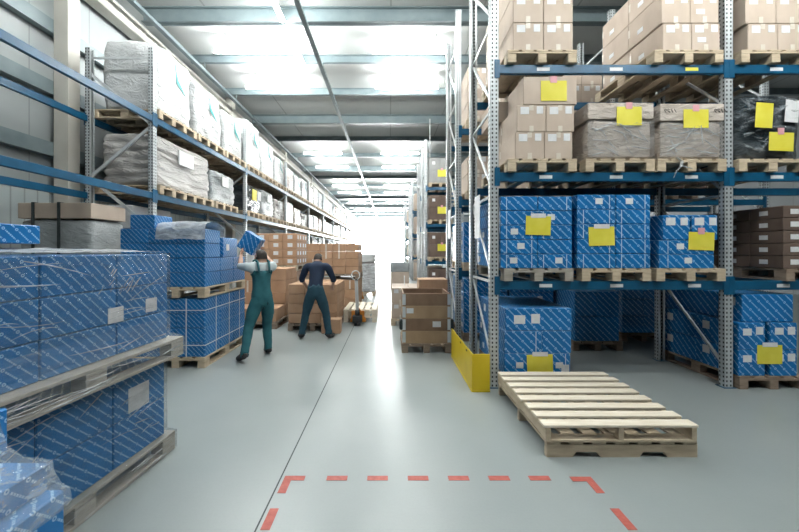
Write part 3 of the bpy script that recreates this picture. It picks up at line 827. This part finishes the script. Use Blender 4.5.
# ------------------------------------------------------------------ big wrapped double load beside the camera
ang = -.075; PV = (-1.725, 2.885); R2 = Matrix.Rotation(ang, 2)
def at(lx, ly): q = R2 @ Vector((lx, ly)); return (q.x+PV[0], q.y+PV[1])
LL = 1.56
c_ = at(-.62, -LL/2)
pallet(c_[0], c_[1], 0, 'film-wrapped wooden pallet under the lower big load beside the camera', 1.2, LL, 'wood_grey', ang, 4)
W_ = 'lower big load beside the camera'
sb = lambda r, c, k, nr, nc, nd: c == nc-1 or k == nd-1
def bm_low(r, c, k, w, d, h):
    return [('sticker', 'R', d*.25, .02, .19, .17, 'label_white')] if (r, c, k) == (1, 2, 2) else ()
stack(-1.17, -LL+.06, PZ, [(.30, [.37]*3, 0), (.30, [.37]*3, 0)], [.48]*3, 'blue_print_fine', W_, 'blue cartons beside the camera', bm_low, sb, ang, PV)
zu = PZ+.60+.02
c_ = at(-.55, -LL/2)
pallet(c_[0], c_[1], zu, 'film-wrapped wooden pallet between the two big loads beside the camera', 1.2, LL, 'wood_grey', ang, 4)
W_ = 'upper big load beside the camera'
def bm_up(r, c, k, w, d, h):
    if r == 1 and c == 2: return [('sticker', 'R', d*.52, .02, .11, .10, 'label_white')] if k == 2 else [('sticker', 'R', d*.86, .0, .12, .10, 'label_white')] if k == 1 else ()
    return ()
zl = zu+PZ
stack(-1.145, -LL+.06, zl, [(.215, [.37]*3, 0), (.225, [.37]*3, 0), (.225, [.37]*3, 0)], [.48]*3, 'blue_print_fine', W_, 'blue cartons beside the camera', bm_up,
      None, ang, PV)
ztop = zl+.665
p_ = at(-.95, -1.18)
carton(p_[0], p_[1], ztop+.066, .50, .52, .115, 'blue_print_fine', 'flat blue carton lying on top of the upper big load beside the camera', ang)
def wrap_shell(label, rings, mat='film_clear', loc=None, rz=None, top=True, seed=1, amp=.006, band=0):
    """film around a load: rings of (z, x0, x1, y0, y1) in the load's own frame"""
    bm = bmesh.new(); loops = []; n = 16
    for z_, x0, x1, y0, y1 in rings:
        pts = []
        for a, b in (((x0, y0), (x1, y0)), ((x1, y0), (x1, y1)), ((x1, y1), (x0, y1)), ((x0, y1), (x0, y0))):
            for i in range(n): pts.append((a[0]+(b[0]-a[0])*i/n, a[1]+(b[1]-a[1])*i/n))
        lp = []
        for px, py in pts:
            q = noise.noise(Vector((px*2+seed, py*2, z_*16)))*.5+.5
            cx, cy = (x0+x1)/2, (y0+y1)/2
            dx, dy = px-cx, py-cy; L = math.hypot(dx, dy)
            lp.append(bm.verts.new((px+dx/L*amp*q, py+dy/L*amp*q, z_)))
        loops.append(lp)
    for a, b in zip(loops[:-1], loops[1:]):
        m = len(a)
        for i in range(m): bm.faces.new((a[i], a[(i+1) % m], b[(i+1) % m], b[i])).smooth = False
    if top: bm.faces.new(loops[-1])
    for f in bm.faces:
        f.material_index = 1 if f.calc_center_median().z < band else 0
    me = bpy.data.meshes.new('stretch_wrap'); bm.to_mesh(me); bm.free(); me.materials.append(M[mat]); me.materials.append(M['film_mid'])
    return tag(link('stretch_wrap', me, None, loc or (PV[0], PV[1], 0), ang if loc is None else 0), label, 'stretch wrap')
def rings(z0, zp, z1, pal, box, e=.007):
    px0, px1, py0, py1 = pal; x0, x1, y0, y1 = box
    r = [(z0+.01+(zp-z0)*t, px0-e, px1+e, py0-e, py1+e) for t in (0, .35, .7, 1.0)]
    k = 10
    for i in range(k+1):
        z_ = zp+.05+(z1-zp-.05)*i/k; r.append((z_, x0-e, x1+e, y0-e, y1+e))
    return r
wl = wrap_shell('clear stretch wrap around the lower big load beside the camera', rings(.0, .14, zu-.008, (-1.22, -.02, -LL, 0), (-1.17, -.06, -LL+.06, -.06)), top=False, seed=1, band=.16)
wu = wrap_shell('clear stretch wrap around the upper big load beside the camera', rings(zu, zu+.135, ztop+.006, (-1.15, .05, -LL, 0), (-1.145, -.035, -LL+.06, -.06)), seed=4, top=False, band=1.05)
glint_creases(wl, 'R', 14, -LL+.08, -.10, .25, zu-.04, -.06+.015, (.05, .25), (.08, .4), 3, 'film_glint_crease', (.0012, .004))
glint_creases(wl, 'R', 14, -LL+.08, -.10, .02, .13, -.02+.015, (.0, .06), (.15, .6), 4, 'film_glint_crease', (.002, .006))
glint_creases(wu, 'R', 16, -LL+.08, -.10, zl+.03, ztop-.03, -.035+.015, (.05, .2), (.08, .5), 6, 'film_glint_crease', (.0012, .004))
glint_creases(wu, 'R', 12, -.75, -.35, zl+.40, ztop-.09, -.035+.015, (.9, .1), (.08, .16), 7, 'film_glint_crease', (.002, .004))
glint_creases(wu, 'R', 16, -LL+.08, -.06, zu+.01, zu+.13, .05+.015, (.0, .06), (.15, .6), 8, 'film_glint_crease', (.002, .006))
# film lying on the top
tf = MB(); bm_ = tf.bm
N = 14; x0, x1, y0, y1 = -1.13, -.03, -LL+.07, -.07
g_ = [[bm_.verts.new((x0+(x1-x0)*i/N, y0+(y1-y0)*j/N, ztop+.009+.007*(noise.noise(Vector((i*.7, j*.9, 2)))+.7)+.035*max(0, math.sin(i/N*PI))**2*(.6+.4*noise.noise(Vector((i*.5, j*.6, 5)))))) for i in range(N+1)] for j in range(N+1)]
for j in range(N):
    for i in range(N): bm_.faces.new((g_[j][i], g_[j][i+1], g_[j+1][i+1], g_[j+1][i])).smooth = True
tag(tf.build('film_sheet', 'film_white', None, (PV[0], PV[1], 0), ang), 'white film sheet lying across the top of the upper big load', 'film')

# small wrapped load at the very corner
pallet(-1.47, .93, 0, 'wooden pallet under the small corner load nearest the camera', .62, .8, 'wood')
MKS = ()
carton(-1.76, .58, PZ, .575, .715, .585, 'blue_print_fine', 'tall lower blue carton of the small corner load nearest the camera')
carton(-1.765, .56, PZ+.588, .52, .735, .095, 'blue_print_fine', 'flat middle blue carton of the small corner load nearest the camera')
carton(-1.77, .60, PZ+.588+.098, .325, .745, .175, 'blue_print_fine', 'narrow top blue carton of the small corner load nearest the camera')
bm = bmesh.new(); rows = []
for j in range(12):
    y = .58+.72*j/11; row = []
    for (x, zz) in ((-1.45, 1.012), (-1.438, 1.0), (-1.43, .95), (-1.40, .885), (-1.34, .848), (-1.27, .838), (-1.238, .83), (-1.232, .79), (-1.20, .748), (-1.172, .735), (-1.168, .68)):
        nv = noise.noise_vector(Vector((x*9, y*9, zz*9)))*.010
        row.append(bm.verts.new((x+abs(nv.x), y+nv.y*.5, zz+abs(nv.z))))
    rows.append(row)
for a, b in zip(rows[:-1], rows[1:]):
    for i in range(len(a)-1): bm.faces.new((a[i], a[i+1], b[i+1], b[i])).smooth = True
me = bpy.data.meshes.new('film_sheet'); bm.to_mesh(me); bm.free(); me.materials.append(M['film_thin2'])
tag(link('film_sheet', me), 'crumpled white film draped over the small corner load nearest the camera', 'film')

# ------------------------------------------------------------------ grey loads on the floor inside the wall rack
pallet(-4.43, 5.06, 0, 'wooden pallet under the grey strapped load in the wall rack', .96, .72, 'wood_old', ns=3)
g0 = empty('strapped_load', (-4.90, 4.70, PZ)); tag(g0, 'grey wrapped load with brown lid and dark straps in the wall rack', 'wrapped load')
link('body', crumple_box(.94, .60, 1.88, .012, 8, 'body', 'wrap_grey', 12), g0)
MB().box((-.012, -.015, 1.885), (.955, .60, 2.09), .01, seg=2).build('lid', 'carton', g0)
for x in (.18, .52): MB().box((x, -.03, .05), (x+.035, -.018, 2.095)).box((x, -.03, 2.092), (x+.035, .60, 2.098)).build('strap', 'dark_strap', g0)
pallet(-4.38, 6.45, 0, 'wooden pallet under the white-lidded grey load in the wall rack', .95, 1.1, 'wood_old', ns=4)
g1 = empty('lidded_load', (-4.85, 5.93, PZ)); tag(g1, 'grey wrapped load under a white lid behind the first upright of the wall rack', 'wrapped load')
link('body', crumple_box(.94, 1.0, 1.82, .015, 9, 'body', 'wrap_grey', 12), g1)
MB().box((.0, -.01, 1.83), (.56, 1.02, 2.22), .01).build('lid', 'label_white', g1)

# ------------------------------------------------------------------ wrapped loads on the wall rack
LM = []
for s in range(6):
    LM.append((crumple_box(.86, 1.04, 1.0, .028, 20+s, 'wrapped_load', 'wrap_white', 14, .10 if s % 2 else .03, .06), 'white wrapped'))
LM.append((crumple_box(.86, 1.04, 1.0, .024, 40, 'wrapped_load', 'wrap_bag', 20, .03, .05, 6), 'bagged'))
LM.append((crumple_box(.86, 1.04, 1.0, .03, 41, 'wrapped_load', 'wrap_grey', 14, .06, .1, 4), 'grey wrapped'))
LM.append((crumple_box(.86, 1.04, 1.0, .03, 50, 'wrapped_load', 'wrap_dark', 12, .1, .12), 'dark wrapped'))
LM.append((crumple_box(.86, 1.04, 1.0, .02, 51, 'wrapped_load', 'wrap_tan', 12, .05, .05), 'tan wrapped'))
LM.append((crumple_box(.86, 1.04, 1.0, .02, 52, 'wrapped_load', 'wrap_brown', 12, .05, .05), 'brown wrapped'))
teal = MB().poly([(.004, 0, .10), (.004, -.05, .26), (.004, -.02, .02), (.004, .16, -.06), (.004, .12, -.02), (.004, .02, .06)], (.004, 0, 0)).mesh('printed_mark', 'teal_print')
plan = {  # bay -> (lower shelf, upper shelf): (variant, height)
    1: ([(6, .88, 1.72, .985), (7, .72, 1.08, 2.55)], [(0, 1.18), (1, 1.12), (2, 1.0)]),
    2: ([(8, .76), (7, .80), (6, .7)], [(3, 1.30), (4, 1.15), (5, .95)]),
    3: ([(9, .80), (9, .70), (6, .60)], [(10, .85), (0, .80), (2, .9)]),
    4: ([(9, .7), (1, .75), (10, .7)], [(4, .8), (6, 1.0), (7, .9)]),
    5: ([(6, .8), (9, .7), (3, .7)], [(7, 1.0), (6, .9), (1, .8)])}
kk = [0, 0]
for bay in range(1, 10):
    lo, up = plan.get(bay, ([((bay*3+i) % 11, .7+.1*((bay+i) % 3)) for i in range(3)], [((bay*5+2*i) % 11, .75+.1*((bay*2+i) % 3)) for i in range(3)]))
    for lv, (zb, rowl, nm) in enumerate(((2.55, lo, 'lower'), (3.80, up, 'upper'))):
        for i, ent in enumerate(rowl):
            v, h = ent[:2]; ys = ent[2] if len(ent) > 2 else 1.0
            yc = BAYS[bay]+(ent[3] if len(ent) > 2 else .64+1.21*i)
            k = kk[lv]; kk[lv] += 1
            pos = 'load %s along the %s shelf of the wall rack' % ((ORD+['twenty-first', 'twenty-second', 'twenty-third', 'twenty-fourth', 'twenty-fifth', 'twenty-sixth', 'twenty-seventh'])[k], nm)
            pallet(WXF-.55, yc, zb+.002, 'wooden pallet under the ' + pos, 1.14 if ys < 1.3 else 1.80, 1.16, 'wood', PI/2, 4 if ys < 1.3 else 6)
            me, kind = LM[v]
            o = link('wrapped_load', me, None, (WXF-.93, yc-.52*ys, zb+.002+PZ)); o.scale = (1, ys, h)
            tag(o, '%s %s' % (kind, pos), 'wrapped load')
            if v < 6 and bay < 4:
                m = link('printed_mark', teal, o, (.86+.028, .56, .56)); m.scale = (1, 1.7/ys, 1.7/h); m['label'] = 'teal printed mark'
            if v in (8,) and bay == 2:
                patch(o, 'yellow_sheet', (.86, 1.04, 1), 'R', .35, .45, .3, .4, 'yellow_paper', .02, 'yellow paper sheet').location.x = .90
                patch(o, 'paper_label', (.86, 1.04, 1), 'R', .75, .5, .25, .35, 'label_white', .02, 'white paper label').location.x = .90
            elif v in (7, 6) and lv == 0 and bay < 4:
                patch(o, 'paper_label', (.86, 1.04, 1), 'R', .35, .55, .28, .3, 'label_white', .02, 'white paper label').location.x = .90

# ------------------------------------------------------------------ brown stacks along the far part of the aisle
def br_marks(r, c, k, w, d, h):
    out = []
    if k == 0: out.append(('tape', 'F', w*.5-.02, .002, .04, h-.006, 'tape_pale')) if rm.random() < .3 else None
    return out
def lab_marks(r, c, k, w, d, h):
    return ([] if k else [('sticker', 'F', w*.35, h*.3, .13, .10, 'label_white')]) + ([] if c < 2 else [('sticker', 'R', d*.15, h*.3, .12, .10, 'label_white'), ('sticker', 'R', d*.6, h*.3, .12, .10, 'label_white')])
vis = None
def brown(x0, x1, yf, dp, z0, n, nrow, h, nd, where, group, marks=br_marks, mat='carton_orange', pm='wood'):
    pallet((x0+x1)/2, yf+dp/2, z0, 'wooden pallet under the ' + where, round(x1-x0, 2), dp, pm, 0, 3)
    wd = (x1-x0-.02)/n
    return stack(x0+.01, yf+.01, z0+PZ, [(h, [wd]*n, 0)]*nrow, [(dp-.02)/nd]*nd, mat, where, group, marks, vis)
GB = 'brown cartons stacked along the aisle'
# S1: behind the worker in teal
W_ = 'brown stack behind the worker in teal'
pallet(-2.85, 8.08, 0, 'wooden pallet under the brown stack behind the worker in teal', 1.06, 1.62, 'wood_old')
stack(-3.36, 7.30, PZ, [(.27, [.51, .51], 0)], [.62], 'carton_orange', 'low step behind the worker in teal', GB)
stack(-3.37, 7.98, PZ, [(.265, [.345]*3, 0)]*4, [.43, .43], 'carton_orange', W_, GB, br_marks, vis)
# S1b
W_ = 'labelled brown pile farther back'
brown(-3.55, -2.42, 9.25, 1.16, 0, 2, 2, .46, 1, 'lower ' + W_, GB)
brown(-3.55, -2.42, 9.25, 1.16, PZ+.93, 3, 4, .21, 2, 'upper ' + W_, GB, lab_marks)
# S2: in front of the worker in navy
brown(-2.05, -1.05, 7.12, 1.24, 0, 3, 4, .197, 3, 'brown pile beside the worker in navy', GB, pm='wood_old')
# R: tall pile behind
brown(-2.17, -.80, 9.18, 1.22, 0, 3, 3, .235, 2, 'lower tall brown pile by the pallet truck', GB)
brown(-2.17, -.80, 9.18, 1.22, PZ+.71, 4, 4, .197, 2, 'upper tall brown pile by the pallet truck', GB, pm='wood_old')
carton(-1.33, 6.86, 0, .37, .22, .28, 'carton_orange', 'small brown carton alone on the floor by the worker in navy')
# wrapped pale load on the aisle floor
pallet(-.93, 13.2, 0, 'wooden pallet under the pale wrapped boxes in the aisle', .8, 1.2, 'wood')
for i in range(5):
    for c in range(2):
        carton(-1.30+.375*c, 12.63, PZ+.205*i, .368, 1.1, .199, 'carton_brown_shade' if (i+c) % 2 else 'carton_grey', 'wrapped carton, %s, %s, wrapped pile in the far aisle' % (('bottom row', 'second row', 'third row', 'fourth row', 'fifth row')[i], ('left column', 'right column')[c]), 0, 'grey cartons of the wrapped pile')
wrap_shell('white stretch wrap around the boxes standing in the far aisle', [(PZ+.02+.09*i, -.01, .76, -.01, 1.12) for i in range(12)], 'film_white', (-1.30, 12.625, 0), top=False, seed=9)
tag(link('wrapped_load', crumple_box(.76, 1.10, .30, .02, 61, 'wrapped_load', 'wrap_white', 8), None, (-1.31, 12.62, PZ+1.045)), 'white wrapped bundle on top of the grey cartons in the far aisle', 'wrapped load')
# far tan box on the rack side
pallet(.42, 15.6, 0, 'wooden pallet under the big tan carton in the far aisle', .8, 1.2, 'wood')
carton(.03, 15.05, PZ, .78, 1.08, .56, 'carton', 'big tan carton on a pallet in the far aisle')
tag(link('wrapped_load', crumple_box(.80, 1.08, .40, .03, 62, 'wrapped_load', 'wrap_grey', 8), None, (.02, 15.05, PZ+.565)), 'grey wrapped bundle on the big tan carton in the far aisle', 'wrapped load')
# stack of pallets at the pallet truck
for k in range(2):
    pallet(-.67, 8.55, .146*k, ('lower', 'upper')[k] + ' pale pallet of the pair beside the pallet truck', .74, 1.2, 'wood_pale')

# ------------------------------------------------------------------ pallet truck
def truck(x, y, label):
    t = empty('pallet_truck', (x, y, 0)); tag(t, label, 'pallet truck', 'hand pallet trucks')
    MB().box((-.10, -.08, .07), (.10, .10, .22), .02, seg=2).cyl((0, 0, .2), (0, 0, .34), .05, n=14).build('pump', 'rubber', t)
    for sx in (-1, 1):
        w_ = MB().cyl((sx*.035-.025, 0, .085), (sx*.035+.025, 0, .085), .085, n=20).build('wheel', 'rubber', t)
        MB().cyl((sx*.035-.027, 0, .085), (sx*.035+.027, 0, .085), .035, n=12).build('hub', 'brace_steel', w_)
    MB().bar((0, 0, .30), (-.02, -.03, .98), .045, .06).build('mast', 'lamp_body', t)
    pts = [(-.02, -.03, .96)] + [(-.02-.075+.10*math.cos(a)*.9, -.03, 1.08+.10*math.sin(a)) for a in [(-.5+i/10*2)*PI for i in range(11)]]
    MB().tube([(p[0]+.06, p[1], p[2]) for p in pts[1:]], .012, 8).build('handle', 'lamp_body', t)
    MB().bar((-.02, -.03, .96), (-.02, -.03, 1.0), .05, .05).build('lever', 'rubber', t)
    MB().box((-.14, .10, .09), (.14, .14, .30), .01).bar((0, .12, .26), (.16, .10, .08), .05, .05).bar((0, .12, .3), (-.14, .12, .1), .05, .05).bar((.0, .10, .38), (.17, .09, .10), .035, .04).build('lift_frame', 'orange_paint', t)
    for sx in (-1, 1): MB().box((sx*.12-.05, .14, .045), (sx*.12+.05, .30, .095), .01).build('fork', 'orange_paint', t)
    return t
truck(-.70, 7.61, 'hand pallet truck with orange frame in front of the pale pallets')
truck(-1.02, 11.3, 'hand pallet truck with orange frame behind the tall brown pile')

# hanging conduit in the roof space
tag(MB().cyl((1.45, 12.9, 5.0), (1.45, 12.9, CZ-.32), .018, n=8).build('hanging_conduit', 'lamp_body'), 'thin grey conduit hanging from the roof near the far rack', 'conduit')

# ------------------------------------------------------------------ people
def skin_body(joints, edges, root, hands):
    me = bpy.data.meshes.new('tmp'); names = list(joints); idx = {n: i for i, n in enumerate(names)}
    me.from_pydata([joints[n][0] for n in names], [(idx[a], idx[b]) for a, b in edges], [])
    o = bpy.data.objects.new('tmp', me); COL.objects.link(o)
    m = o.modifiers.new('s', 'SKIN'); m.branch_smoothing = .4
    for n in names:
        r = joints[n][1]; sv = me.skin_vertices[0].data[idx[n]]
        sv.radius = (r, r) if not isinstance(r, tuple) else r; sv.use_root = n == root
    o.modifiers.new('d', 'SUBSURF').levels = 2
    dg = bpy.context.evaluated_depsgraph_get(); dg.update()
    res = bpy.data.meshes.new_from_object(o.evaluated_get(dg))
    bpy.data.objects.remove(o); bpy.data.meshes.remove(me)
    for p in res.polygons: p.use_smooth = True
    return res
def seg_dist(p, a, b):
    ab = b-a; t = max(0, min(1, (p-a).dot(ab)/max(ab.length_squared, 1e-9))); return (p-(a+ab*t)).length
def garment(name, body, joints, edges, keep, inflate, mat, parent, clip=None):
    bm = bmesh.new(); bm.from_mesh(body); bm.normal_update()
    segs = [(a, b, Vector(joints[a][0]), Vector(joints[b][0])) for a, b in edges]
    rad = lambda n: (joints[n][1] if not isinstance(joints[n][1], tuple) else max(joints[n][1]))
    kill = []
    for f in bm.faces:
        c = f.calc_center_median()
        best = min(segs, key=lambda s: seg_dist(c, s[2], s[3])/(.5*(rad(s[0])+rad(s[1]))))
        ok = (best[0], best[1]) in keep or (best[1], best[0]) in keep
        if ok and clip: ok = clip(c)
        if not ok: kill.append(f)
    bmesh.ops.delete(bm, geom=kill, context='FACES')
    left = set(bm.faces); comps = []
    while left:
        st_ = [left.pop()]; cp = list(st_)
        while st_:
            f = st_.pop()
            for e in f.edges:
                for g in e.link_faces:
                    if g in left: left.discard(g); st_.append(g); cp.append(g)
        comps.append(cp)
    comps.sort(key=len, reverse=True)
    bmesh.ops.delete(bm, geom=[f for cp in comps[1:] for f in cp], context='FACES')
    bmesh.ops.delete(bm, geom=[v for v in bm.verts if not v.link_faces], context='VERTS')
    bm.normal_update()
    for v in bm.verts:
        v.co += v.normal*(inflate + .006*noise.noise(v.co*13))
    ext = bmesh.ops.extrude_edge_only(bm, edges=[e for e in bm.edges if e.is_boundary])
    for v in [g for g in ext['geom'] if isinstance(g, bmesh.types.BMVert)]: v.co -= v.normal*inflate*.9
    me = bpy.data.meshes.new(name); bm.to_mesh(me); bm.free(); me.materials.append(M[mat])
    for p in me.polygons: p.use_smooth = True
    return link(name, me, parent)
def hand_joints(J, E, side, wrist, elbow, curl, palm_n):
    """palm and five separate fingers continuing from the wrist; palm_n = direction the palm faces"""
    w_ = Vector(wrist); d_ = (w_-Vector(elbow)).normalized(); n_ = Vector(palm_n); n_ = (n_-d_*n_.dot(d_)).normalized(); s_ = d_.cross(n_)*side
    J['palm'+str(side)] = (tuple(w_+d_*.05), (.026, .026)); E.append(('wrist'+str(side), 'palm'+str(side)))
    J['knk'+str(side)] = (tuple(w_+d_*.085), (.030, .024)); E.append(('palm'+str(side), 'knk'+str(side)))
    for i, (o_, L) in enumerate(((-.033, .068), (-.011, .078), (.011, .072), (.033, .056))):
        base = 'knk'+str(side); p = w_+d_*.095+s_*o_; dirn = d_.copy()
        for k, fr in enumerate((.15, .45, .40)):
            nm = 'f%d_%d_%d' % (side, i, k)
            if k: dirn = (dirn*math.cos(curl)+n_*math.sin(curl)).normalized()
            p = p+dirn*L*fr; J[nm] = (tuple(p), .0105-.0012*k); E.append((base, nm)); base = nm
    p = w_+d_*.03-s_*.030+n_*.008; base = 'palm'+str(side); dirn = (d_*.7-s_*.6+n_*.35).normalized()
    for k in range(3):
        nm = 'th%d_%d' % (side, k); J[nm] = (tuple(p), .012-.001*k); E.append((base, nm)); base = nm
        p = p+dirn*.03; dirn = (dirn+n_*.3).normalized()
def person(loc, rz, pose, outfit, label):
    J, E = {}, []
    V = lambda *a: a
    pv = pose['pelvis']
    J['pelvis'] = (pv, (.145, .115)); J['waist'] = (pose['waist'], (.135, .105)); J['chest'] = (pose['chest'], (.165, .115)); J['upper'] = (pose['upper'], (.13, .095))
    J['neck'] = (pose['neck'], .058); J['skull'] = (pose['skull'], (.078, .088)); J['crown'] = (pose['crown'], (.070, .082)); J['tip'] = (pose['tip'], .045)
    E += [('pelvis', 'waist'), ('waist', 'chest'), ('chest', 'upper'), ('upper', 'neck'), ('neck', 'skull'), ('skull', 'crown'), ('crown', 'tip')]
    f = (Vector(pose['face'])).normalized(); sk = Vector(pose['skull'])
    J['jaw'] = (tuple(sk+f*.055+Vector((0, 0, -.035))), .042); E.append(('skull', 'jaw'))
    J['nose'] = (tuple(sk+f*.112+Vector((0, 0, .02))), .013); E.append(('skull', 'nose'))
    sd = f.cross(Vector((0, 0, 1))).normalized()
    for s in (-1, 1):
        J['ear%d' % s] = (tuple(sk+sd*s*.083+Vector((0, 0, .03))), .016); E.append(('skull', 'ear%d' % s))
    for s in (1, -1):
        q = pose['L' if s == 1 else 'R']
        J['sh%d' % s] = (q['sh'], .068); J['ua%d' % s] = (tuple((Vector(q['sh'])+Vector(q['el']))/2), .054); J['el%d' % s] = (q['el'], .043); J['fa%d' % s] = (tuple(Vector(q['el'])*.6+Vector(q['wr'])*.4), .041); J['wrist%d' % s] = (q['wr'], (.029, .026))
        E += [('upper', 'sh%d' % s), ('sh%d' % s, 'ua%d' % s), ('ua%d' % s, 'el%d' % s), ('el%d' % s, 'fa%d' % s), ('fa%d' % s, 'wrist%d' % s)]
        hand_joints(J, E, s, q['wr'], q['el'], q.get('curl', .5), q['palm'])
        J['hip%d' % s] = (q['hip'], .098); J['th%d' % s] = (tuple((Vector(q['hip'])+Vector(q['kn']))/2), .085); J['kn%d' % s] = (q['kn'], .060); J['ca%d' % s] = (tuple(Vector(q['kn'])*.65+Vector(q['an'])*.35), .058); J['an%d' % s] = (q['an'], .042)
        E += [('pelvis', 'hip%d' % s), ('hip%d' % s, 'th%d' % s), ('th%d' % s, 'kn%d' % s), ('kn%d' % s, 'ca%d' % s), ('ca%d' % s, 'an%d' % s)]
        J['he%d' % s] = (q['heel'], .040); J['ba%d' % s] = (q['ball'], (.045, .035)); J['to%d' % s] = (q['toe'], (.038, .026))
        E += [('an%d' % s, 'he%d' % s), ('an%d' % s, 'ba%d' % s), ('ba%d' % s, 'to%d' % s)]
    body = skin_body(J, E, 'pelvis', None); body.name = 'person'; body.materials.append(M['skin'])
    t = link('person', body, None, loc, rz); tag(t, label, 'person')
    legs = {e for e in E if e[1][:2] in ('th', 'kn', 'ca', 'an') and e[1][2:] in ('1', '-1')} | {e for e in E if e[1][:3] == 'hip'}
    torso = {('pelvis', 'waist'), ('waist', 'chest'), ('chest', 'upper'), ('upper', 'sh1'), ('upper', 'sh-1')}
    uarm = {e for e in E if e[1][:2] in ('ua', 'el') and e[1][2:] in ('1', '-1')}
    farm = {e for e in E if e[1][:2] in ('fa', 'wr')}
    feet = {e for e in E if e[1][:2] in ('he', 'ba', 'to')}
    garment(outfit['legs'][0], body, J, E, legs | {('pelvis', 'waist')}, .016, outfit['legs'][1], t, lambda c: c.z > .09)
    garment('shirt', body, J, E, torso | uarm | (farm if outfit.get('long') else set()), .012, outfit['top'], t)
    if outfit.get('bib'):
        garment('bib', body, J, E, {('pelvis', 'waist'), ('waist', 'chest'), ('chest', 'upper')}, .022, outfit['legs'][1], t, lambda c: c.z < pose['chest'][2]+.10)
        for s in (-1, 1):
            a = Vector(pose['chest'])+Vector((s*.075, .0, .06)); k = f*-1
            sh = Vector(pose['upper'])+Vector((s*.085, 0, .115))
            back = a+k*.16; fr = a-k*.15
            MB().tube([tuple(back), tuple(sh+k*.10), tuple(sh+Vector((0, 0, .015))), tuple(sh-k*.10), tuple(fr)], .017, 8).build('brace_strap', outfit['legs'][1], t)
    for s in (1, -1): garment('boot', body, J, E, {e for e in feet if e[1].endswith(('e%d' % s, 'a%d' % s, 'o%d' % s)) and (e[1][2:] == str(s))}, .012, 'boot', t)
    cr = Vector(pose['crown'])
    garment('hair', body, J, E, {('skull', 'crown'), ('crown', 'tip'), ('neck', 'skull')}, .014, 'hair', t, lambda c: (c-cr).dot(f) < .035+.35*max(0, c.z-cr.z) and c.z > pose['skull'][2]-.05)
    for s in (-1, 1):
        e = MB(); r = bmesh.ops.create_uvsphere(e.bm, u_segments=10, v_segments=8, radius=.012)
        o = e.build('eye', 'eye_white', t, tuple(sk+f*.082+sd*s*.032+Vector((0, 0, .045))))
    return t
# worker in teal overalls: steps towards the blue stack and lifts a carton in front of himself (local: faces +y)
teal_pose = dict(pelvis=(0, 0, .86), waist=(0, .02, 1.02), chest=(0, .045, 1.22), upper=(0, .05, 1.33), neck=(0, .055, 1.43), skull=(0, .075, 1.51), crown=(0, .06, 1.575), tip=(0, .055, 1.615), face=(0, 1, .05),
    L=dict(sh=(-.185, .05, 1.36), el=(-.25, .27, 1.36), wr=(-.20, .43, 1.52), palm=(1, .2, .3), curl=.35, hip=(-.09, 0, .82), kn=(-.20, .0, .46), an=(-.31, -.20, .13), heel=(-.315, -.25, .085), ball=(-.345, -.09, .05), toe=(-.355, -.03, .04)),
    R=dict(sh=(.185, .05, 1.36), el=(.25, .27, 1.36), wr=(.20, .43, 1.52), palm=(-1, .2, .3), curl=.35, hip=(.09, 0, .82), kn=(.11, .12, .46), an=(.11, .06, .09), heel=(.11, .01, .045), ball=(.13, .17, .045), toe=(.135, .23, .038)))
T1 = (-1.95, 5.42, 0); RZ1 = math.radians(37)
person(T1, RZ1, teal_pose, dict(legs=('overalls', 'overall_teal'), top='shirt_grey', bib=True), 'person in teal overalls and pale shirt striding and lifting a blue carton')
# the carton he lifts, tilted on its corner
hc = Matrix.Rotation(RZ1, 3, 'Z') @ Vector((0, .575, 1.73)) + Vector(T1)
hb = MB().box((-.145, -.10, -.15), (.145, .10, .15), .005).build('blue_carton', 'blue_print'); tag(hb, 'tilted blue carton held up in the air by the worker in teal overalls', 'carton')
hb.location = hc; hb.rotation_euler = (0, math.radians(32), 0)
# worker in navy: back to the camera, feet apart, leaning over the pile
navy_pose = dict(pelvis=(0, -.02, .84), waist=(0, .0, 1.00), chest=(0, .08, 1.19), upper=(0, .13, 1.30), neck=(0, .18, 1.38), skull=(0, .235, 1.44), crown=(0, .24, 1.505), tip=(0, .24, 1.545), face=(0, 1, -.35),
    L=dict(sh=(-.19, .12, 1.31), el=(-.30, .17, 1.07), wr=(-.26, .34, .94), palm=(.6, 0, -1), curl=.35, hip=(-.09, -.02, .80), kn=(-.19, .05, .45), an=(-.25, -.02, .09), heel=(-.25, -.07, .045), ball=(-.30, .09, .045), toe=(-.32, .15, .038)),
    R=dict(sh=(.19, .12, 1.31), el=(.30, .17, 1.07), wr=(.26, .34, .94), palm=(-.6, 0, -1), curl=.35, hip=(.09, -.02, .80), kn=(.18, .05, .45), an=(.24, -.02, .09), heel=(.24, -.07, .045), ball=(.28, .09, .045), toe=(.30, .15, .038)))
person((-1.36, 6.50, 0), 0.0, navy_pose, dict(legs=('trousers', 'trouser_navy'), top='shirt_navy'), 'person in navy shirt and dark trousers standing with back turned at the brown pile')

# ------------------------------------------------------------------ world: soft pale background, shut out by the closed hall
wd = bpy.data.worlds.new('world'); SC.world = wd; wd.use_nodes = True
bg = wd.node_tree.nodes['Background']; bg.inputs[0].default_value = (.93, .97, 1, 1); bg.inputs[1].default_value = .5
cy = SC.cycles
cy.max_bounces = 8; cy.diffuse_bounces = 1; cy.glossy_bounces = 3; cy.transparent_max_bounces = 12; cy.transmission_bounces = 2
cy.use_denoising = True; cy.caustics_reflective = False; cy.caustics_refractive = False
cy.sample_clamp_indirect = 6.0
